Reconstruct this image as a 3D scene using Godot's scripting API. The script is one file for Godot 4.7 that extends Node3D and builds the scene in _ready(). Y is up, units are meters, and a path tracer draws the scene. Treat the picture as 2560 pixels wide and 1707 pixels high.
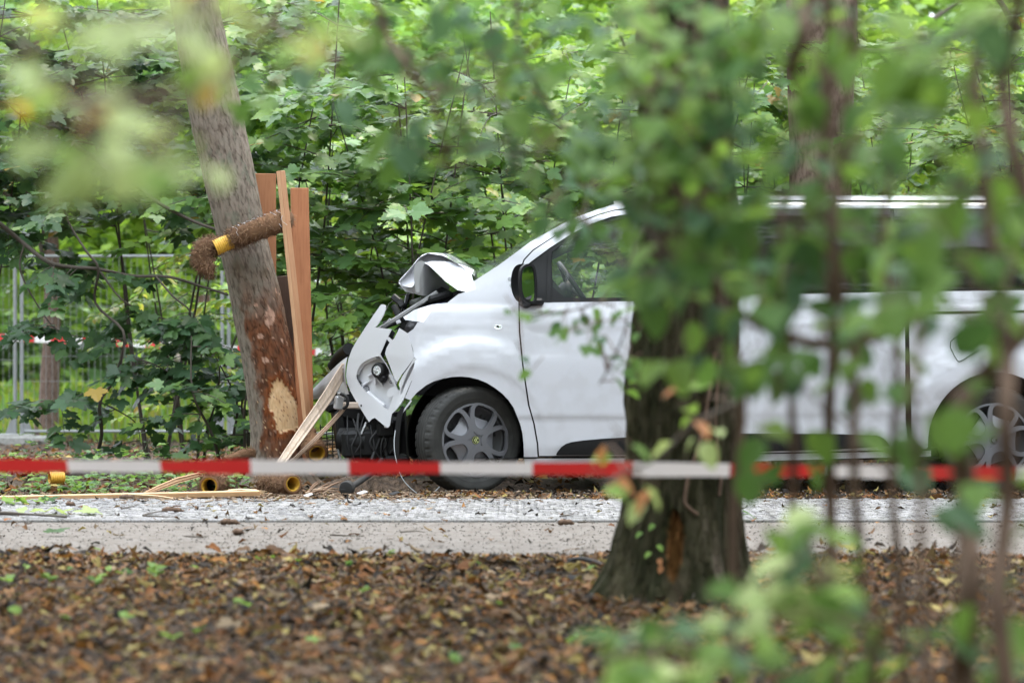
extends Node3D
# A white van crashed into a street tree at the edge of a park. Metres, y up. The van's near side stands at z = 0.

const EYE := Vector3(0, 1.0, 18.0)
var M := {}
var taken := {}
var rng := RandomNumberGenerator.new()

class G:
	# collects one mesh: triangles are given counter-clockwise as seen from outside
	var v := PackedVector3Array()
	var n := PackedVector3Array()
	var uv := PackedVector2Array()
	var c := PackedColorArray()
	var ix := PackedInt32Array()
	var tinted := false
	func p(a: Vector3, nn := Vector3.ZERO, t := Vector2.ZERO, col := Color.WHITE) -> int:
		v.append(a); n.append(nn); uv.append(t); c.append(col)
		return v.size() - 1
	func tri(a: int, b: int, d: int) -> void:
		ix.append(a); ix.append(d); ix.append(b)
	func quad(a: int, b: int, d: int, e: int) -> void:
		tri(a, b, d); tri(a, d, e)
	func face(pts: Array, col := Color.WHITE) -> void:
		# a flat convex polygon with its own corners
		var nn: Vector3 = (pts[1] - pts[0]).cross(pts[2] - pts[0]).normalized()
		var first := v.size()
		for q in pts:
			p(q, nn, Vector2(q.x + q.z * 0.37, q.y + q.z * 0.61), col)
		for k in range(1, pts.size() - 1):
			tri(first, first + k, first + k + 1)
	func smooth(from := 0) -> void:
		var acc := PackedVector3Array()
		acc.resize(v.size())
		for k in range(0, ix.size(), 3):
			var a := ix[k]
			var b := ix[k + 2]
			var d := ix[k + 1]
			if a < from: continue
			var f := (v[b] - v[a]).cross(v[d] - v[a])
			acc[a] += f; acc[b] += f; acc[d] += f
		for k in range(from, v.size()):
			if n[k] == Vector3.ZERO:
				n[k] = acc[k].normalized() if acc[k].length_squared() > 1e-20 else Vector3.UP
	func box(xf: Transform3D, size: Vector3, bevel := 0.003, col := Color.WHITE) -> void:
		var h := size / 2.0
		var b: float = min(bevel, min(h.x, min(h.y, h.z)) * 0.9)
		var cor := {}
		for sx in [-1, 1]:
			for sy in [-1, 1]:
				for sz in [-1, 1]:
					cor[[sx, sy, sz]] = [xf * Vector3(sx * h.x, sy * (h.y - b), sz * (h.z - b)), xf * Vector3(sx * (h.x - b), sy * h.y, sz * (h.z - b)), xf * Vector3(sx * (h.x - b), sy * (h.y - b), sz * h.z)]
		var mid := xf.origin
		var f := func(pts: Array) -> void:
			var nn: Vector3 = (pts[1] - pts[0]).cross(pts[2] - pts[0])
			if nn.dot(pts[0] + pts[2] - mid * 2.0) < 0: pts.reverse()
			face(pts, col)
		for s in [-1, 1]:
			f.call([cor[[s, -1, -1]][0], cor[[s, 1, -1]][0], cor[[s, 1, 1]][0], cor[[s, -1, 1]][0]])
			f.call([cor[[-1, s, -1]][1], cor[[1, s, -1]][1], cor[[1, s, 1]][1], cor[[-1, s, 1]][1]])
			f.call([cor[[-1, -1, s]][2], cor[[1, -1, s]][2], cor[[1, 1, s]][2], cor[[-1, 1, s]][2]])
			if b > 0.0005:
				for t in [-1, 1]:
					f.call([cor[[s, t, -1]][0], cor[[s, t, 1]][0], cor[[s, t, 1]][1], cor[[s, t, -1]][1]])
					f.call([cor[[s, -1, t]][0], cor[[s, 1, t]][0], cor[[s, 1, t]][2], cor[[s, -1, t]][2]])
					f.call([cor[[-1, s, t]][1], cor[[1, s, t]][1], cor[[1, s, t]][2], cor[[-1, s, t]][2]])
					for w in [-1, 1]:
						f.call([cor[[s, t, w]][0], cor[[s, t, w]][1], cor[[s, t, w]][2]])
	func tube(pts: Array, radii: Array, sides := 8, caps := true, col := Color.WHITE) -> void:
		var first := v.size()
		var ref := Vector3(0.31, 0.17, 0.93)
		var along := 0.0
		var count := pts.size()
		for k in count:
			var d: Vector3 = (pts[min(k + 1, count - 1)] - pts[max(k - 1, 0)]).normalized()
			var sx := ref.cross(d).normalized()
			ref = d.cross(sx)
			if k: along += (pts[k] - pts[k - 1]).length()
			var r: float = radii[k] if k < radii.size() else radii[-1]
			for s in sides + 1:
				var a := TAU * s / sides
				var o := sx * cos(a) + ref * sin(a)
				p(pts[k] + o * r, o, Vector2(float(s) / sides, along), col)
		for k in count - 1:
			for s in sides:
				var a := first + k * (sides + 1) + s
				quad(a, a + 1, a + sides + 2, a + sides + 1)
		if caps:
			for e in [0, count - 1]:
				var d: Vector3 = (pts[1] - pts[0]).normalized() * -1.0 if e == 0 else (pts[-1] - pts[-2]).normalized()
				var m := p(pts[e], d, Vector2.ZERO, col)
				var ring := []
				for s in sides:
					ring.append(p(v[first + e * (sides + 1) + s], d, Vector2.ZERO, col))
				for s in sides:
					if e == 0: tri(m, ring[(s + 1) % sides], ring[s])
					else: tri(m, ring[s], ring[(s + 1) % sides])
	func lathe(xf: Transform3D, prof: Array, sides := 48, col := Color.WHITE, smooth_it := true) -> void:
		# prof: [radius, height along local z] from inside out; outside is to the left of the profile's way
		var first := v.size()
		for q in prof:
			for s in sides + 1:
				var a := TAU * s / sides
				p(xf * Vector3(cos(a) * q[0], sin(a) * q[0], q[1]), Vector3.ZERO, Vector2(float(s) / sides, q[0] + q[1]), col)
		for k in prof.size() - 1:
			for s in sides:
				var a := first + k * (sides + 1) + s
				quad(a, a + sides + 1, a + sides + 2, a + 1)
		smooth(first)
		# close the seam of the normals
		for k in prof.size():
			var a := first + k * (sides + 1)
			var m := (n[a] + n[a + sides]).normalized()
			n[a] = m
			n[a + sides] = m
	func mesh(off := Vector3.ZERO) -> ArrayMesh:
		smooth()
		var vv := v
		if off != Vector3.ZERO:
			vv = PackedVector3Array()
			vv.resize(v.size())
			for k in v.size(): vv[k] = v[k] - off
		var arr := []
		arr.resize(Mesh.ARRAY_MAX)
		arr[Mesh.ARRAY_VERTEX] = vv
		arr[Mesh.ARRAY_NORMAL] = n
		arr[Mesh.ARRAY_TEX_UV] = uv
		if tinted: arr[Mesh.ARRAY_COLOR] = c
		arr[Mesh.ARRAY_INDEX] = ix
		var m := ArrayMesh.new()
		m.add_surface_from_arrays(Mesh.PRIMITIVE_TRIANGLES, arr)
		return m

# ---------- nodes ----------
func numbered(called: String) -> String:
	taken[called] = taken.get(called, -1) + 1
	return called if taken[called] == 0 else "%s_%03d" % [called, taken[called]]

func tag(o: Node, label := "", category := "", group := "", kind := "") -> Node:
	if label: o.set_meta("label", label)
	if category: o.set_meta("category", category)
	if group: o.set_meta("group", group)
	if kind: o.set_meta("kind", kind)
	return o

func thing(called: String, label: String, category: String, at := Vector3.ZERO, group := "") -> Node3D:
	var o := Node3D.new()
	o.name = numbered(called)
	add_child(o)
	o.position = at
	tag(o, label, category, group)
	return o

func place_of(parent: Node) -> Vector3:
	var at := Vector3.ZERO
	while parent != self and parent is Node3D:
		at += parent.position
		parent = parent.get_parent()
	return at

func part(called: String, g: G, m: Material, parent: Node) -> MeshInstance3D:
	# g is built in world coordinates
	var o := MeshInstance3D.new()
	o.name = called
	o.mesh = g.mesh(place_of(parent))
	o.material_override = m
	parent.add_child(o, true)
	return o

func whole(called: String, g: G, m: Material, label: String, category: String, at: Vector3, group := "") -> MeshInstance3D:
	# a thing that is one mesh
	var o := MeshInstance3D.new()
	o.name = numbered(called)
	o.mesh = g.mesh(at)
	o.material_override = m
	o.position = at
	add_child(o)
	tag(o, label, category, group)
	return o

func struct(called: String, g: G, m: Material) -> MeshInstance3D:
	var o := MeshInstance3D.new()
	o.name = numbered(called)
	o.mesh = g.mesh()
	o.material_override = m
	add_child(o)
	o.set_meta("kind", "structure")
	return o

func many(called: String, mesh: Mesh, m: Material, xs: Array, cols: Array, parent: Node) -> MultiMeshInstance3D:
	var mm := MultiMesh.new()
	mm.transform_format = MultiMesh.TRANSFORM_3D
	mm.use_colors = true
	mm.mesh = mesh
	mm.instance_count = xs.size()
	var off := place_of(parent)
	for k in xs.size():
		var t: Transform3D = xs[k]
		t.origin -= off
		mm.set_instance_transform(k, t)
		mm.set_instance_color(k, cols[k])
	var o := MultiMeshInstance3D.new()
	o.name = called if parent != self else numbered(called)
	o.multimesh = mm
	o.material_override = m
	parent.add_child(o, true)
	o.set_meta("kind", "stuff")
	return o

# ---------- materials ----------
func lin(r: float, g: float, b: float) -> Color:
	return Color(r, g, b).linear_to_srgb()

func mat(called: String, r: float, g: float, b: float, rough := 0.6, metal := 0.0) -> StandardMaterial3D:
	var m := StandardMaterial3D.new()
	m.resource_name = called
	m.albedo_color = lin(r, g, b)
	m.roughness = rough
	m.metallic = metal
	M[called] = m
	return m

func noise_tex(kind: int, freq: float, ramp: Array, sd := 1, size := 512, oct := 4, warp := 0.0) -> NoiseTexture2D:
	var f := FastNoiseLite.new()
	f.noise_type = kind
	f.frequency = freq
	f.seed = sd
	f.fractal_octaves = oct
	if kind == FastNoiseLite.TYPE_CELLULAR:
		f.cellular_return_type = FastNoiseLite.RETURN_DISTANCE2_SUB
		f.fractal_type = FastNoiseLite.FRACTAL_NONE if oct <= 1 else FastNoiseLite.FRACTAL_FBM
	if warp > 0.0:
		f.domain_warp_enabled = true
		f.domain_warp_amplitude = warp
		f.domain_warp_frequency = freq * 1.5
	var t := NoiseTexture2D.new()
	t.width = size
	t.height = size
	t.seamless = true
	t.noise = f
	if ramp.size():
		var gr := Gradient.new()
		var offs := PackedFloat32Array()
		var cs := PackedColorArray()
		for q in ramp:
			offs.append(q[0])
			cs.append(lin(q[1], q[2], q[3]))
		gr.offsets = offs
		gr.colors = cs
		t.color_ramp = gr
	return t

func leaf_mat(called: String, rough := 0.42, back := 0.75) -> StandardMaterial3D:
	var m := mat(called, 1, 1, 1, rough)
	m.vertex_color_use_as_albedo = true
	m.backlight_enabled = true
	m.backlight = lin(back, back, back * 0.7)
	return m

# ---------- placing ----------
func S(px: float, py: float, z := 0.0) -> Vector3:
	# a spot measured on the photograph, set at the distance z in metres
	var k := (EYE.z - z) / 18.0
	return Vector3((px - 1280.0) / 400.0 * k, 1.0 + (835.0 - py) / 400.0 * k, z)

func e2(px: float, py: float) -> Vector2:
	# the van's side elevation, metres
	return Vector2((px - 1280.0) / 400.0, 1.0 + (835.0 - py) / 400.0)

func poly(pts: Array) -> PackedVector2Array:
	var o := PackedVector2Array()
	for k in range(0, pts.size(), 2):
		o.append(e2(pts[k], pts[k + 1]))
	if Geometry2D.is_polygon_clockwise(o): o.reverse()
	return o

func rounded(q: PackedVector2Array, times := 2) -> PackedVector2Array:
	# corner cutting
	for t in times:
		var o := PackedVector2Array()
		for k in q.size():
			var a := q[k]
			var b := q[(k + 1) % q.size()]
			o.append(a.lerp(b, 0.25))
			o.append(a.lerp(b, 0.75))
		q = o
	return q

func circle(at: Vector2, r: float, sides := 40, ry := -1.0) -> PackedVector2Array:
	var o := PackedVector2Array()
	for k in sides:
		o.append(at + Vector2(cos(TAU * k / sides) * r, sin(TAU * k / sides) * (r if ry < 0 else ry)))
	return o

func spline(pts: Array, per := 6) -> Array:
	var o := []
	for k in pts.size() - 1:
		var p0 = pts[max(k - 1, 0)]
		var p1 = pts[k]
		var p2 = pts[k + 1]
		var p3 = pts[min(k + 2, pts.size() - 1)]
		for s in per:
			o.append(p1.cubic_interpolate(p2, p0, p3, float(s) / per))
	o.append(pts[-1])
	return o

func panel(g: G, outline: PackedVector2Array, holes: Array, zf: Callable, cell := 0.05, rim := 0.02, way := 1.0, xf := Transform3D.IDENTITY, rise := 0.0, col := Color.WHITE) -> void:
	# a sheet cut to an outline in the x-y plane and pressed to the surface z = zf(x, y); way -1 turns it to face -z
	var lo := outline[0]
	var hi := outline[0]
	for q in outline:
		lo = lo.min(q)
		hi = hi.max(q)
	var nx := int(ceil((hi.x - lo.x) / cell))
	var ny := int(ceil((hi.y - lo.y) / cell))
	for i in nx:
		var strip := PackedVector2Array([Vector2(lo.x + i * cell, lo.y - 1), Vector2(lo.x + (i + 1) * cell, lo.y - 1), Vector2(lo.x + (i + 1) * cell, hi.y + 1), Vector2(lo.x + i * cell, hi.y + 1)])
		var cut: Array = []
		cut.append_array(Geometry2D.intersect_polygons(outline, strip))
		for h in holes:
			var left := []
			for q in cut:
				left.append_array(Geometry2D.clip_polygons(q, h))
			cut = left
		for big in cut:
			for j in ny:
				var y0 := lo.y + j * cell
				var sq := PackedVector2Array([Vector2(lo.x + i * cell - 1e-4, y0), Vector2(lo.x + (i + 1) * cell + 1e-4, y0), Vector2(lo.x + (i + 1) * cell + 1e-4, y0 + cell), Vector2(lo.x + i * cell - 1e-4, y0 + cell)])
				for q in Geometry2D.intersect_polygons(big, sq):
					var t := Geometry2D.triangulate_polygon(q)
					var first := g.v.size()
					for a: Vector2 in q:
						var z: float = zf.call(a.x, a.y)
						var e := 0.004
						var nn := Vector3(-(zf.call(a.x + e, a.y) - zf.call(a.x - e, a.y)) / (2 * e), -(zf.call(a.x, a.y + e) - zf.call(a.x, a.y - e)) / (2 * e), 1).normalized() * way
						g.p(xf * Vector3(a.x, a.y, z + rise * way), xf.basis * nn, a, col)
					for k in range(0, t.size(), 3):
						var a := t[k]
						var b := t[k + 1]
						var d := t[k + 2]
						if ((q[b] - q[a]).cross(q[d] - q[a]) > 0) == (way > 0): g.tri(first + a, first + b, first + d)
						else: g.tri(first + a, first + d, first + b)
	if rim > 0.0:
		for h in [outline] + holes:
			for k in h.size():
				var a: Vector2 = h[k]
				var b: Vector2 = h[(k + 1) % h.size()]
				var steps: int = max(1, int((b - a).length() / cell))
				for s in steps:
					var q := a.lerp(b, float(s) / steps)
					var r := a.lerp(b, float(s + 1) / steps)
					var za: float = zf.call(q.x, q.y) + rise * way
					var zb: float = zf.call(r.x, r.y) + rise * way
					var pts := [xf * Vector3(q.x, q.y, za), xf * Vector3(q.x, q.y, za - rim * way), xf * Vector3(r.x, r.y, zb - rim * way), xf * Vector3(r.x, r.y, zb)]
					if way < 0: pts.reverse()
					if (q - r).length() > 1e-5: g.face(pts, col)

func _ready() -> void:
	rng.seed = 20240817
	# ---- camera, sky, sun ----
	var cam := Camera3D.new()
	cam.name = "camera"
	cam.position = EYE
	cam.rotation.x = -atan(18.5 / 7200.0)
	cam.keep_aspect = Camera3D.KEEP_HEIGHT
	cam.fov = rad_to_deg(2.0 * atan(853.5 / 7200.0))
	cam.near = 0.3
	cam.far = 400.0
	var lens := CameraAttributesPhysical.new()
	lens.frustum_focal_length = 12.0 * 7200.0 / 853.5
	lens.frustum_near = 0.3
	lens.frustum_far = 400.0
	lens.frustum_focus_distance = 18.1
	lens.exposure_aperture = 2.6
	cam.attributes = lens
	add_child(cam)
	cam.make_current()

	var env := Environment.new()
	env.background_mode = Environment.BG_SKY
	var sky := Sky.new()
	var sm := ProceduralSkyMaterial.new()
	sm.sky_top_color = Color(0.93, 0.96, 1.0)
	sm.sky_horizon_color = Color(0.68, 0.7, 0.72)
	sm.sky_curve = 0.25
	sm.ground_bottom_color = Color(0.25, 0.24, 0.2)
	sm.ground_horizon_color = Color(0.45, 0.47, 0.42)
	sm.sky_energy_multiplier = 1.7
	sky.sky_material = sm
	env.sky = sky
	env.tonemap_mode = Environment.TONE_MAPPER_LINEAR
	env.tonemap_exposure = 1.95
	env.sdfgi_enabled = true
	env.ssao_enabled = true
	env.ssil_enabled = true
	var we := WorldEnvironment.new()
	we.name = "world"
	we.environment = env
	add_child(we)

	var sun := DirectionalLight3D.new()
	sun.name = "sun"
	sun.light_energy = 0.5
	sun.light_color = Color(1.0, 0.96, 0.89)
	sun.light_angular_distance = 12.0
	sun.shadow_enabled = true
	sun.rotation_degrees = Vector3(-70, 150, 0)
	add_child(sun)

	materials()
	make_leaves()
	build_ground()
	build_path_and_pavement()
	build_van()
	build_crash_tree()
	build_debris()
	build_fence()
	build_front_tree()
	build_thicket()
	build_woods()
	build_litter()
	build_tape()
	build_foreground()

func materials() -> void:
	var C := FastNoiseLite.TYPE_CELLULAR
	var X := FastNoiseLite.TYPE_SIMPLEX_SMOOTH
	var m := mat("soil", 1, 1, 1, 0.95)
	m.albedo_texture = noise_tex(X, 0.02, [[0.2, 0.03, 0.02, 0.013], [0.5, 0.085, 0.055, 0.036], [0.8, 0.16, 0.105, 0.07]], 3, 1024, 6)
	m.uv1_triplanar = true
	m.uv1_world_triplanar = true
	m.uv1_scale = Vector3.ONE * 0.8
	m.heightmap_enabled = true
	m.heightmap_texture = noise_tex(X, 0.03, [], 4, 1024, 6)
	m.heightmap_scale = 4.0
	m = mat("gravel", 1, 1, 1, 0.95)
	m.albedo_texture = noise_tex(X, 0.09, [[0.1, 0.085, 0.073, 0.064], [0.4, 0.14, 0.123, 0.11], [0.65, 0.17, 0.15, 0.136], [0.9, 0.225, 0.2, 0.185]], 5, 1024, 5)
	m.uv1_triplanar = true
	m.uv1_world_triplanar = true
	m.uv1_scale = Vector3(1.3, 1.3, 1.3)
	m.detail_enabled = true
	m.detail_blend_mode = BaseMaterial3D.BLEND_MODE_MUL
	m.detail_albedo = noise_tex(X, 0.012, [[0.25, 0.72, 0.68, 0.64], [0.7, 1, 1, 1]], 6, 512, 4)
	m.detail_uv_layer = BaseMaterial3D.DETAIL_UV_1
	m.heightmap_enabled = true
	m.heightmap_texture = noise_tex(C, 0.08, [], 7, 1024, 1)
	m.heightmap_scale = 0.25
	m = mat("cobble", 1, 1, 1, 0.85)
	m.vertex_color_use_as_albedo = true
	m.albedo_texture = noise_tex(X, 0.05, [[0.2, 0.6, 0.58, 0.56], [0.7, 1, 1, 1]], 8, 512, 5)
	m.uv1_triplanar = true
	m.uv1_world_triplanar = true
	m.uv1_scale = Vector3.ONE * 3.0
	mat("joint_sand", 0.12, 0.105, 0.095, 0.95)
	m = mat("pebble", 1, 1, 1, 0.9)
	m.vertex_color_use_as_albedo = true
	# bark
	m = mat("bark", 1, 1, 1, 0.88)
	m.vertex_color_use_as_albedo = true
	m.albedo_texture = noise_tex(C, 0.022, [[0.0, 0.3, 0.27, 0.25], [0.06, 0.72, 0.7, 0.69], [0.2, 0.96, 0.96, 0.95], [0.5, 1, 1, 1], [1.0, 0.86, 0.84, 0.82]], 11, 1024, 3, 14.0)
	m.uv1_scale = Vector3(1.0, 0.32, 1)
	m.heightmap_enabled = true
	m.heightmap_texture = m.albedo_texture
	m.metallic_specular = 0.25
	m.heightmap_scale = 2.0
	m.detail_enabled = true
	m.detail_blend_mode = BaseMaterial3D.BLEND_MODE_MUL
	m.detail_albedo = noise_tex(X, 0.05, [[0.2, 0.55, 0.52, 0.5], [0.5, 0.95, 0.93, 0.92], [0.8, 1, 1, 1]], 12, 512, 5)
	m = mat("old_bark", 1, 1, 1, 0.92)
	m.vertex_color_use_as_albedo = true
	m.albedo_texture = noise_tex(C, 0.02, [[0.0, 0.35, 0.32, 0.3], [0.15, 0.85, 0.83, 0.8], [1.0, 1, 1, 1]], 13, 1024, 3, 20.0)
	m.uv1_scale = Vector3(4.0, 0.8, 1)
	m.heightmap_enabled = true
	m.heightmap_texture = m.albedo_texture
	m.metallic_specular = 0.15
	m.heightmap_scale = 2.5
	m.detail_enabled = true
	m.detail_blend_mode = BaseMaterial3D.BLEND_MODE_MUL
	m.detail_albedo = noise_tex(X, 0.015, [[0.3, 0.5, 0.52, 0.45], [0.7, 1, 1, 1]], 14, 512, 5)
	m = mat("raw_wood", 1, 1, 1, 0.75)
	m.vertex_color_use_as_albedo = true
	m.albedo_texture = noise_tex(X, 0.02, [[0.2, 0.8, 0.74, 0.66], [0.7, 1, 1, 1]], 15, 512, 5)
	m.uv1_triplanar = true
	m.uv1_scale = Vector3(6, 1.2, 6)
	m = mat("board", 1, 1, 1, 0.72)
	m.vertex_color_use_as_albedo = true
	m.albedo_texture = noise_tex(X, 0.016, [[0.2, 0.8, 0.74, 0.7], [0.5, 0.95, 0.93, 0.92], [0.8, 1, 1, 1]], 16, 512, 5)
	m.uv1_triplanar = true
	m.uv1_scale = Vector3(9, 0.5, 9)
	m.heightmap_enabled = true
	m.heightmap_texture = m.albedo_texture
	m.heightmap_scale = 0.15
	m = mat("long_board", 1, 1, 1, 0.72)
	m.vertex_color_use_as_albedo = true
	m.albedo_texture = M.board.albedo_texture
	m.uv1_triplanar = true
	m.uv1_scale = Vector3(0.6, 9, 9)
	m = mat("twig", 0.075, 0.06, 0.048, 0.85)
	m = mat("pale_twig", 0.17, 0.105, 0.07, 0.85)
	m.albedo_texture = noise_tex(X, 0.03, [[0.2, 0.45, 0.42, 0.4], [0.8, 1, 1, 1]], 17, 256, 4)
	m.uv1_triplanar = true
	m.uv1_scale = Vector3(5, 1, 5)
	# van
	m = mat("white_paint", 0.57, 0.575, 0.625, 0.28)
	m.clearcoat_enabled = true
	m.clearcoat = 1.0
	m.clearcoat_roughness = 0.03
	m.albedo_texture = noise_tex(X, 0.012, [[0.25, 0.94, 0.935, 0.925], [0.55, 1, 1, 1]], 23, 512, 6)
	m.uv1_triplanar = true
	m.uv1_world_triplanar = true
	m.uv1_scale = Vector3.ONE * 0.7
	mat("white_plastic", 0.58, 0.58, 0.61, 0.5)
	mat("grey_steel", 0.36, 0.36, 0.37, 0.42, 0.4)
	mat("black_plastic", 0.011, 0.011, 0.012, 0.5).metallic_specular = 0.35
	mat("black_gloss", 0.004, 0.0045, 0.005, 0.05).metallic_specular = 0.4
	mat("dark_inside", 0.012, 0.012, 0.013, 0.8)
	mat("engine_grey", 0.03, 0.03, 0.033, 0.55)
	mat("chrome", 0.85, 0.86, 0.88, 0.06, 1.0)
	mat("mirror", 0.8, 0.82, 0.83, 0.01, 1.0)
	mat("rubber", 0.02, 0.02, 0.021, 0.75)
	m = mat("tyre", 0.035, 0.034, 0.032, 0.72)
	m.detail_enabled = true
	m.detail_blend_mode = BaseMaterial3D.BLEND_MODE_MUL
	m.detail_albedo = noise_tex(X, 0.02, [[0.3, 0.55, 0.55, 0.55], [0.7, 1, 1, 1]], 18, 512, 5)
	m.uv1_triplanar = true
	mat("hub_grey", 0.15, 0.15, 0.165, 0.42, 0.25)
	mat("hub_light", 0.27, 0.27, 0.3, 0.4, 0.25)
	mat("badge_green", 0.55, 0.6, 0.25, 0.4)
	m = mat("glass", 0.75, 0.9, 0.85, 0.02)
	m.transparency = BaseMaterial3D.TRANSPARENCY_ALPHA
	m.albedo_color.a = 0.04
	m.metallic_specular = 0.33
	m = mat("lens_clear", 0.9, 0.92, 0.94, 0.04)
	m.transparency = BaseMaterial3D.TRANSPARENCY_ALPHA
	m.albedo_color.a = 0.25
	mat("yellow_pipe", 0.62, 0.36, 0.045, 0.45)
	m = mat("coir", 1, 1, 1, 0.95)
	m.vertex_color_use_as_albedo = true
	mat("zinc", 0.28, 0.29, 0.3, 0.5, 0.5)
	m = mat("concrete", 0.33, 0.325, 0.31, 0.9)
	m.albedo_texture = noise_tex(X, 0.03, [[0.2, 0.7, 0.7, 0.7], [0.8, 1, 1, 1]], 19, 256, 5)
	m.uv1_triplanar = true
	m.uv1_scale = Vector3.ONE * 2.0
	m = mat("tape", 1, 1, 1, 0.4)
	m.vertex_color_use_as_albedo = true
	m.backlight_enabled = true
	m.backlight = lin(0.4, 0.4, 0.4)
	leaf_mat("leaf", 0.38, 1.0)
	leaf_mat("soft_leaf", 0.55, 0.9)
	M.soft_leaf.metallic_specular = 0.3
	m = leaf_mat("dry_leaf", 0.85, 0.3)
	m.metallic_specular = 0.28

# ---------- ground ----------
func bump(x: float, z: float) -> float:
	return (sin(x * 1.7 + z * 0.9) * sin(z * 1.3 - x * 0.6) + 0.5 * sin(x * 4.1 - z * 2.7) * sin(z * 3.7 + 1.0)) * 0.5

func gh(x: float, z: float) -> float:
	var y := 0.0
	if z < -1.0: y -= 0.22 * smoothstep(-1.0, -13.0, z)
	if z < -16.0: y -= 0.3 * smoothstep(-16.0, -60.0, z)
	var rough := smoothstep(4.9, 6.5, z) * 0.045 + smoothstep(-0.6, -3.0, z) * 0.05
	y += bump(x, z) * rough
	y -= 0.03 * exp(-((x - 0.63) ** 2 + (z - 7.0) ** 2) / 0.6) * smoothstep(4.9, 6.0, z)
	return y

func build_ground() -> void:
	var g := G.new()
	var xs := [-220.0, -120.0, -60.0, -30.0, -18.0]
	for k in 97: xs.append(-12.0 + k * 0.25)
	xs += [18.0, 30.0, 60.0, 120.0, 220.0]
	var zs := [-220.0, -120.0, -80.0, -60.0, -45.0, -36.0, -30.0, -26.0, -22.0, -19.0]
	for k in 141: zs.append(-17.0 + k * 0.25)
	zs += [22.0, 30.0, 60.0, 120.0]
	for z in zs:
		for x in xs:
			g.p(Vector3(x, gh(x, z), z))
	for j in zs.size() - 1:
		for i in xs.size() - 1:
			var a: int = j * xs.size() + i
			g.quad(a, a + xs.size(), a + xs.size() + 1, a + 1)
	struct("ground", g, M.soil)

func build_path_and_pavement() -> void:
	# gravel path, its near edge ragged
	var g := G.new()
	var z0 := 2.78
	for k in 321:
		var x := -20.0 + k * 0.125
		var near := 5.24 + 0.06 * sin(x * 2.3) + 0.035 * sin(x * 7.1 + 1.0) + 0.02 * sin(x * 17.0)
		for j in 9:
			var t := j / 8.0
			g.p(Vector3(x, 0.006 + 0.012 * sin(PI * t) - (0.004 if j == 8 else 0.0), lerp(z0, near, t)))
	for k in 320:
		for j in 8:
			var a := k * 9 + j
			g.quad(a, a + 1, a + 10, a + 9)
	struct("gravel_path", g, M.gravel)
	# the bed of the pavement, below the tops of the stones
	g = G.new()
	g.face([Vector3(-20, 0.005, 2.84), Vector3(20, 0.005, 2.84), Vector3(20, 0.005, 0.86), Vector3(-20, 0.005, 0.86)])
	var pave := struct("pavement", g, M.joint_sand)
	# small setts, three shapes
	var shapes := []
	for s in 4:
		var r := RandomNumberGenerator.new()
		r.seed = 50 + s
		var gg := G.new()
		gg.tinted = true
		gg.box(Transform3D(Basis.from_euler(Vector3(r.randf_range(-0.02, 0.02), r.randf_range(-0.06, 0.06), 0)), Vector3.ZERO), Vector3(0.057 + 0.004 * s, 0.03, 0.054), 0.011)
		for q in gg.v.size(): gg.v[q] *= 1.0 + 0.05 * sin(q * 2.4 + s)
		shapes.append(gg)
	var mats := []
	for s in 6:
		var mm: StandardMaterial3D = M.cobble.duplicate()
		mm.vertex_color_use_as_albedo = false
		var l := 0.22 + 0.03 * s
		mm.albedo_color = lin(l, l * 0.985, l * (0.98 + 0.02 * (s % 3)))
		mats.append(mm)
	var meshes := []
	for s in 4: meshes.append(shapes[s].mesh())
	var spots := []
	var row := 0
	var z := 2.72
	while z > 0.93:
		var x := -7.0 + 0.035 * (row % 2)
		while x < 7.0:
			spots.append(Vector3(x + rng.randf_range(-0.004, 0.004), 0.004 + rng.randf_range(-0.004, 0.003) + 0.006, z + rng.randf_range(-0.004, 0.004) + 0.012 * sin(x * 3.0)))
			x += 0.072
		z -= 0.066
		row += 1
	var rest := G.new()
	rest.tinted = true
	var made := 0
	for q: Vector3 in spots:
		var s := rng.randi() % 4
		if made < 290 and q.z > 2.4 and absf(q.x + 1.2) < 1.9:
			var o := MeshInstance3D.new()
			o.name = "sett"
			o.mesh = meshes[s]
			o.material_override = mats[rng.randi() % 6]
			o.position = q
			o.rotation.y = rng.randf_range(-0.06, 0.06)
			pave.add_child(o, true)
			made += 1
		else:
			var gg: G = shapes[s]
			var l := 0.22 + 0.03 * (rng.randi() % 6)
			var col := Color(l, l * 0.985, l * (0.98 + 0.02 * (rng.randi() % 3)))
			var first := rest.v.size()
			for k in gg.v.size(): rest.p(gg.v[k] + q, gg.n[k], Vector2.ZERO, col)
			for k in gg.ix.size(): rest.ix.append(gg.ix[k] + first)
	var o := part("setts", rest, M.cobble, pave)
	o.set_meta("kind", "stuff")
	# a row of longer border stones between the setts and the gravel
	g = G.new()
	var bx := -7.0
	var bn := 0
	while bx < 7.0:
		var w := rng.randf_range(0.14, 0.24)
		var b := G.new()
		b.box(Transform3D(Basis(Vector3.UP, rng.randf_range(-0.02, 0.02)), Vector3(bx + w / 2, 0.008, 2.785)), Vector3(w - 0.008, 0.03, 0.055), 0.007)
		part("border_stone", b, mats[rng.randi() % 3], pave)
		bx += w
		bn += 1

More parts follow.
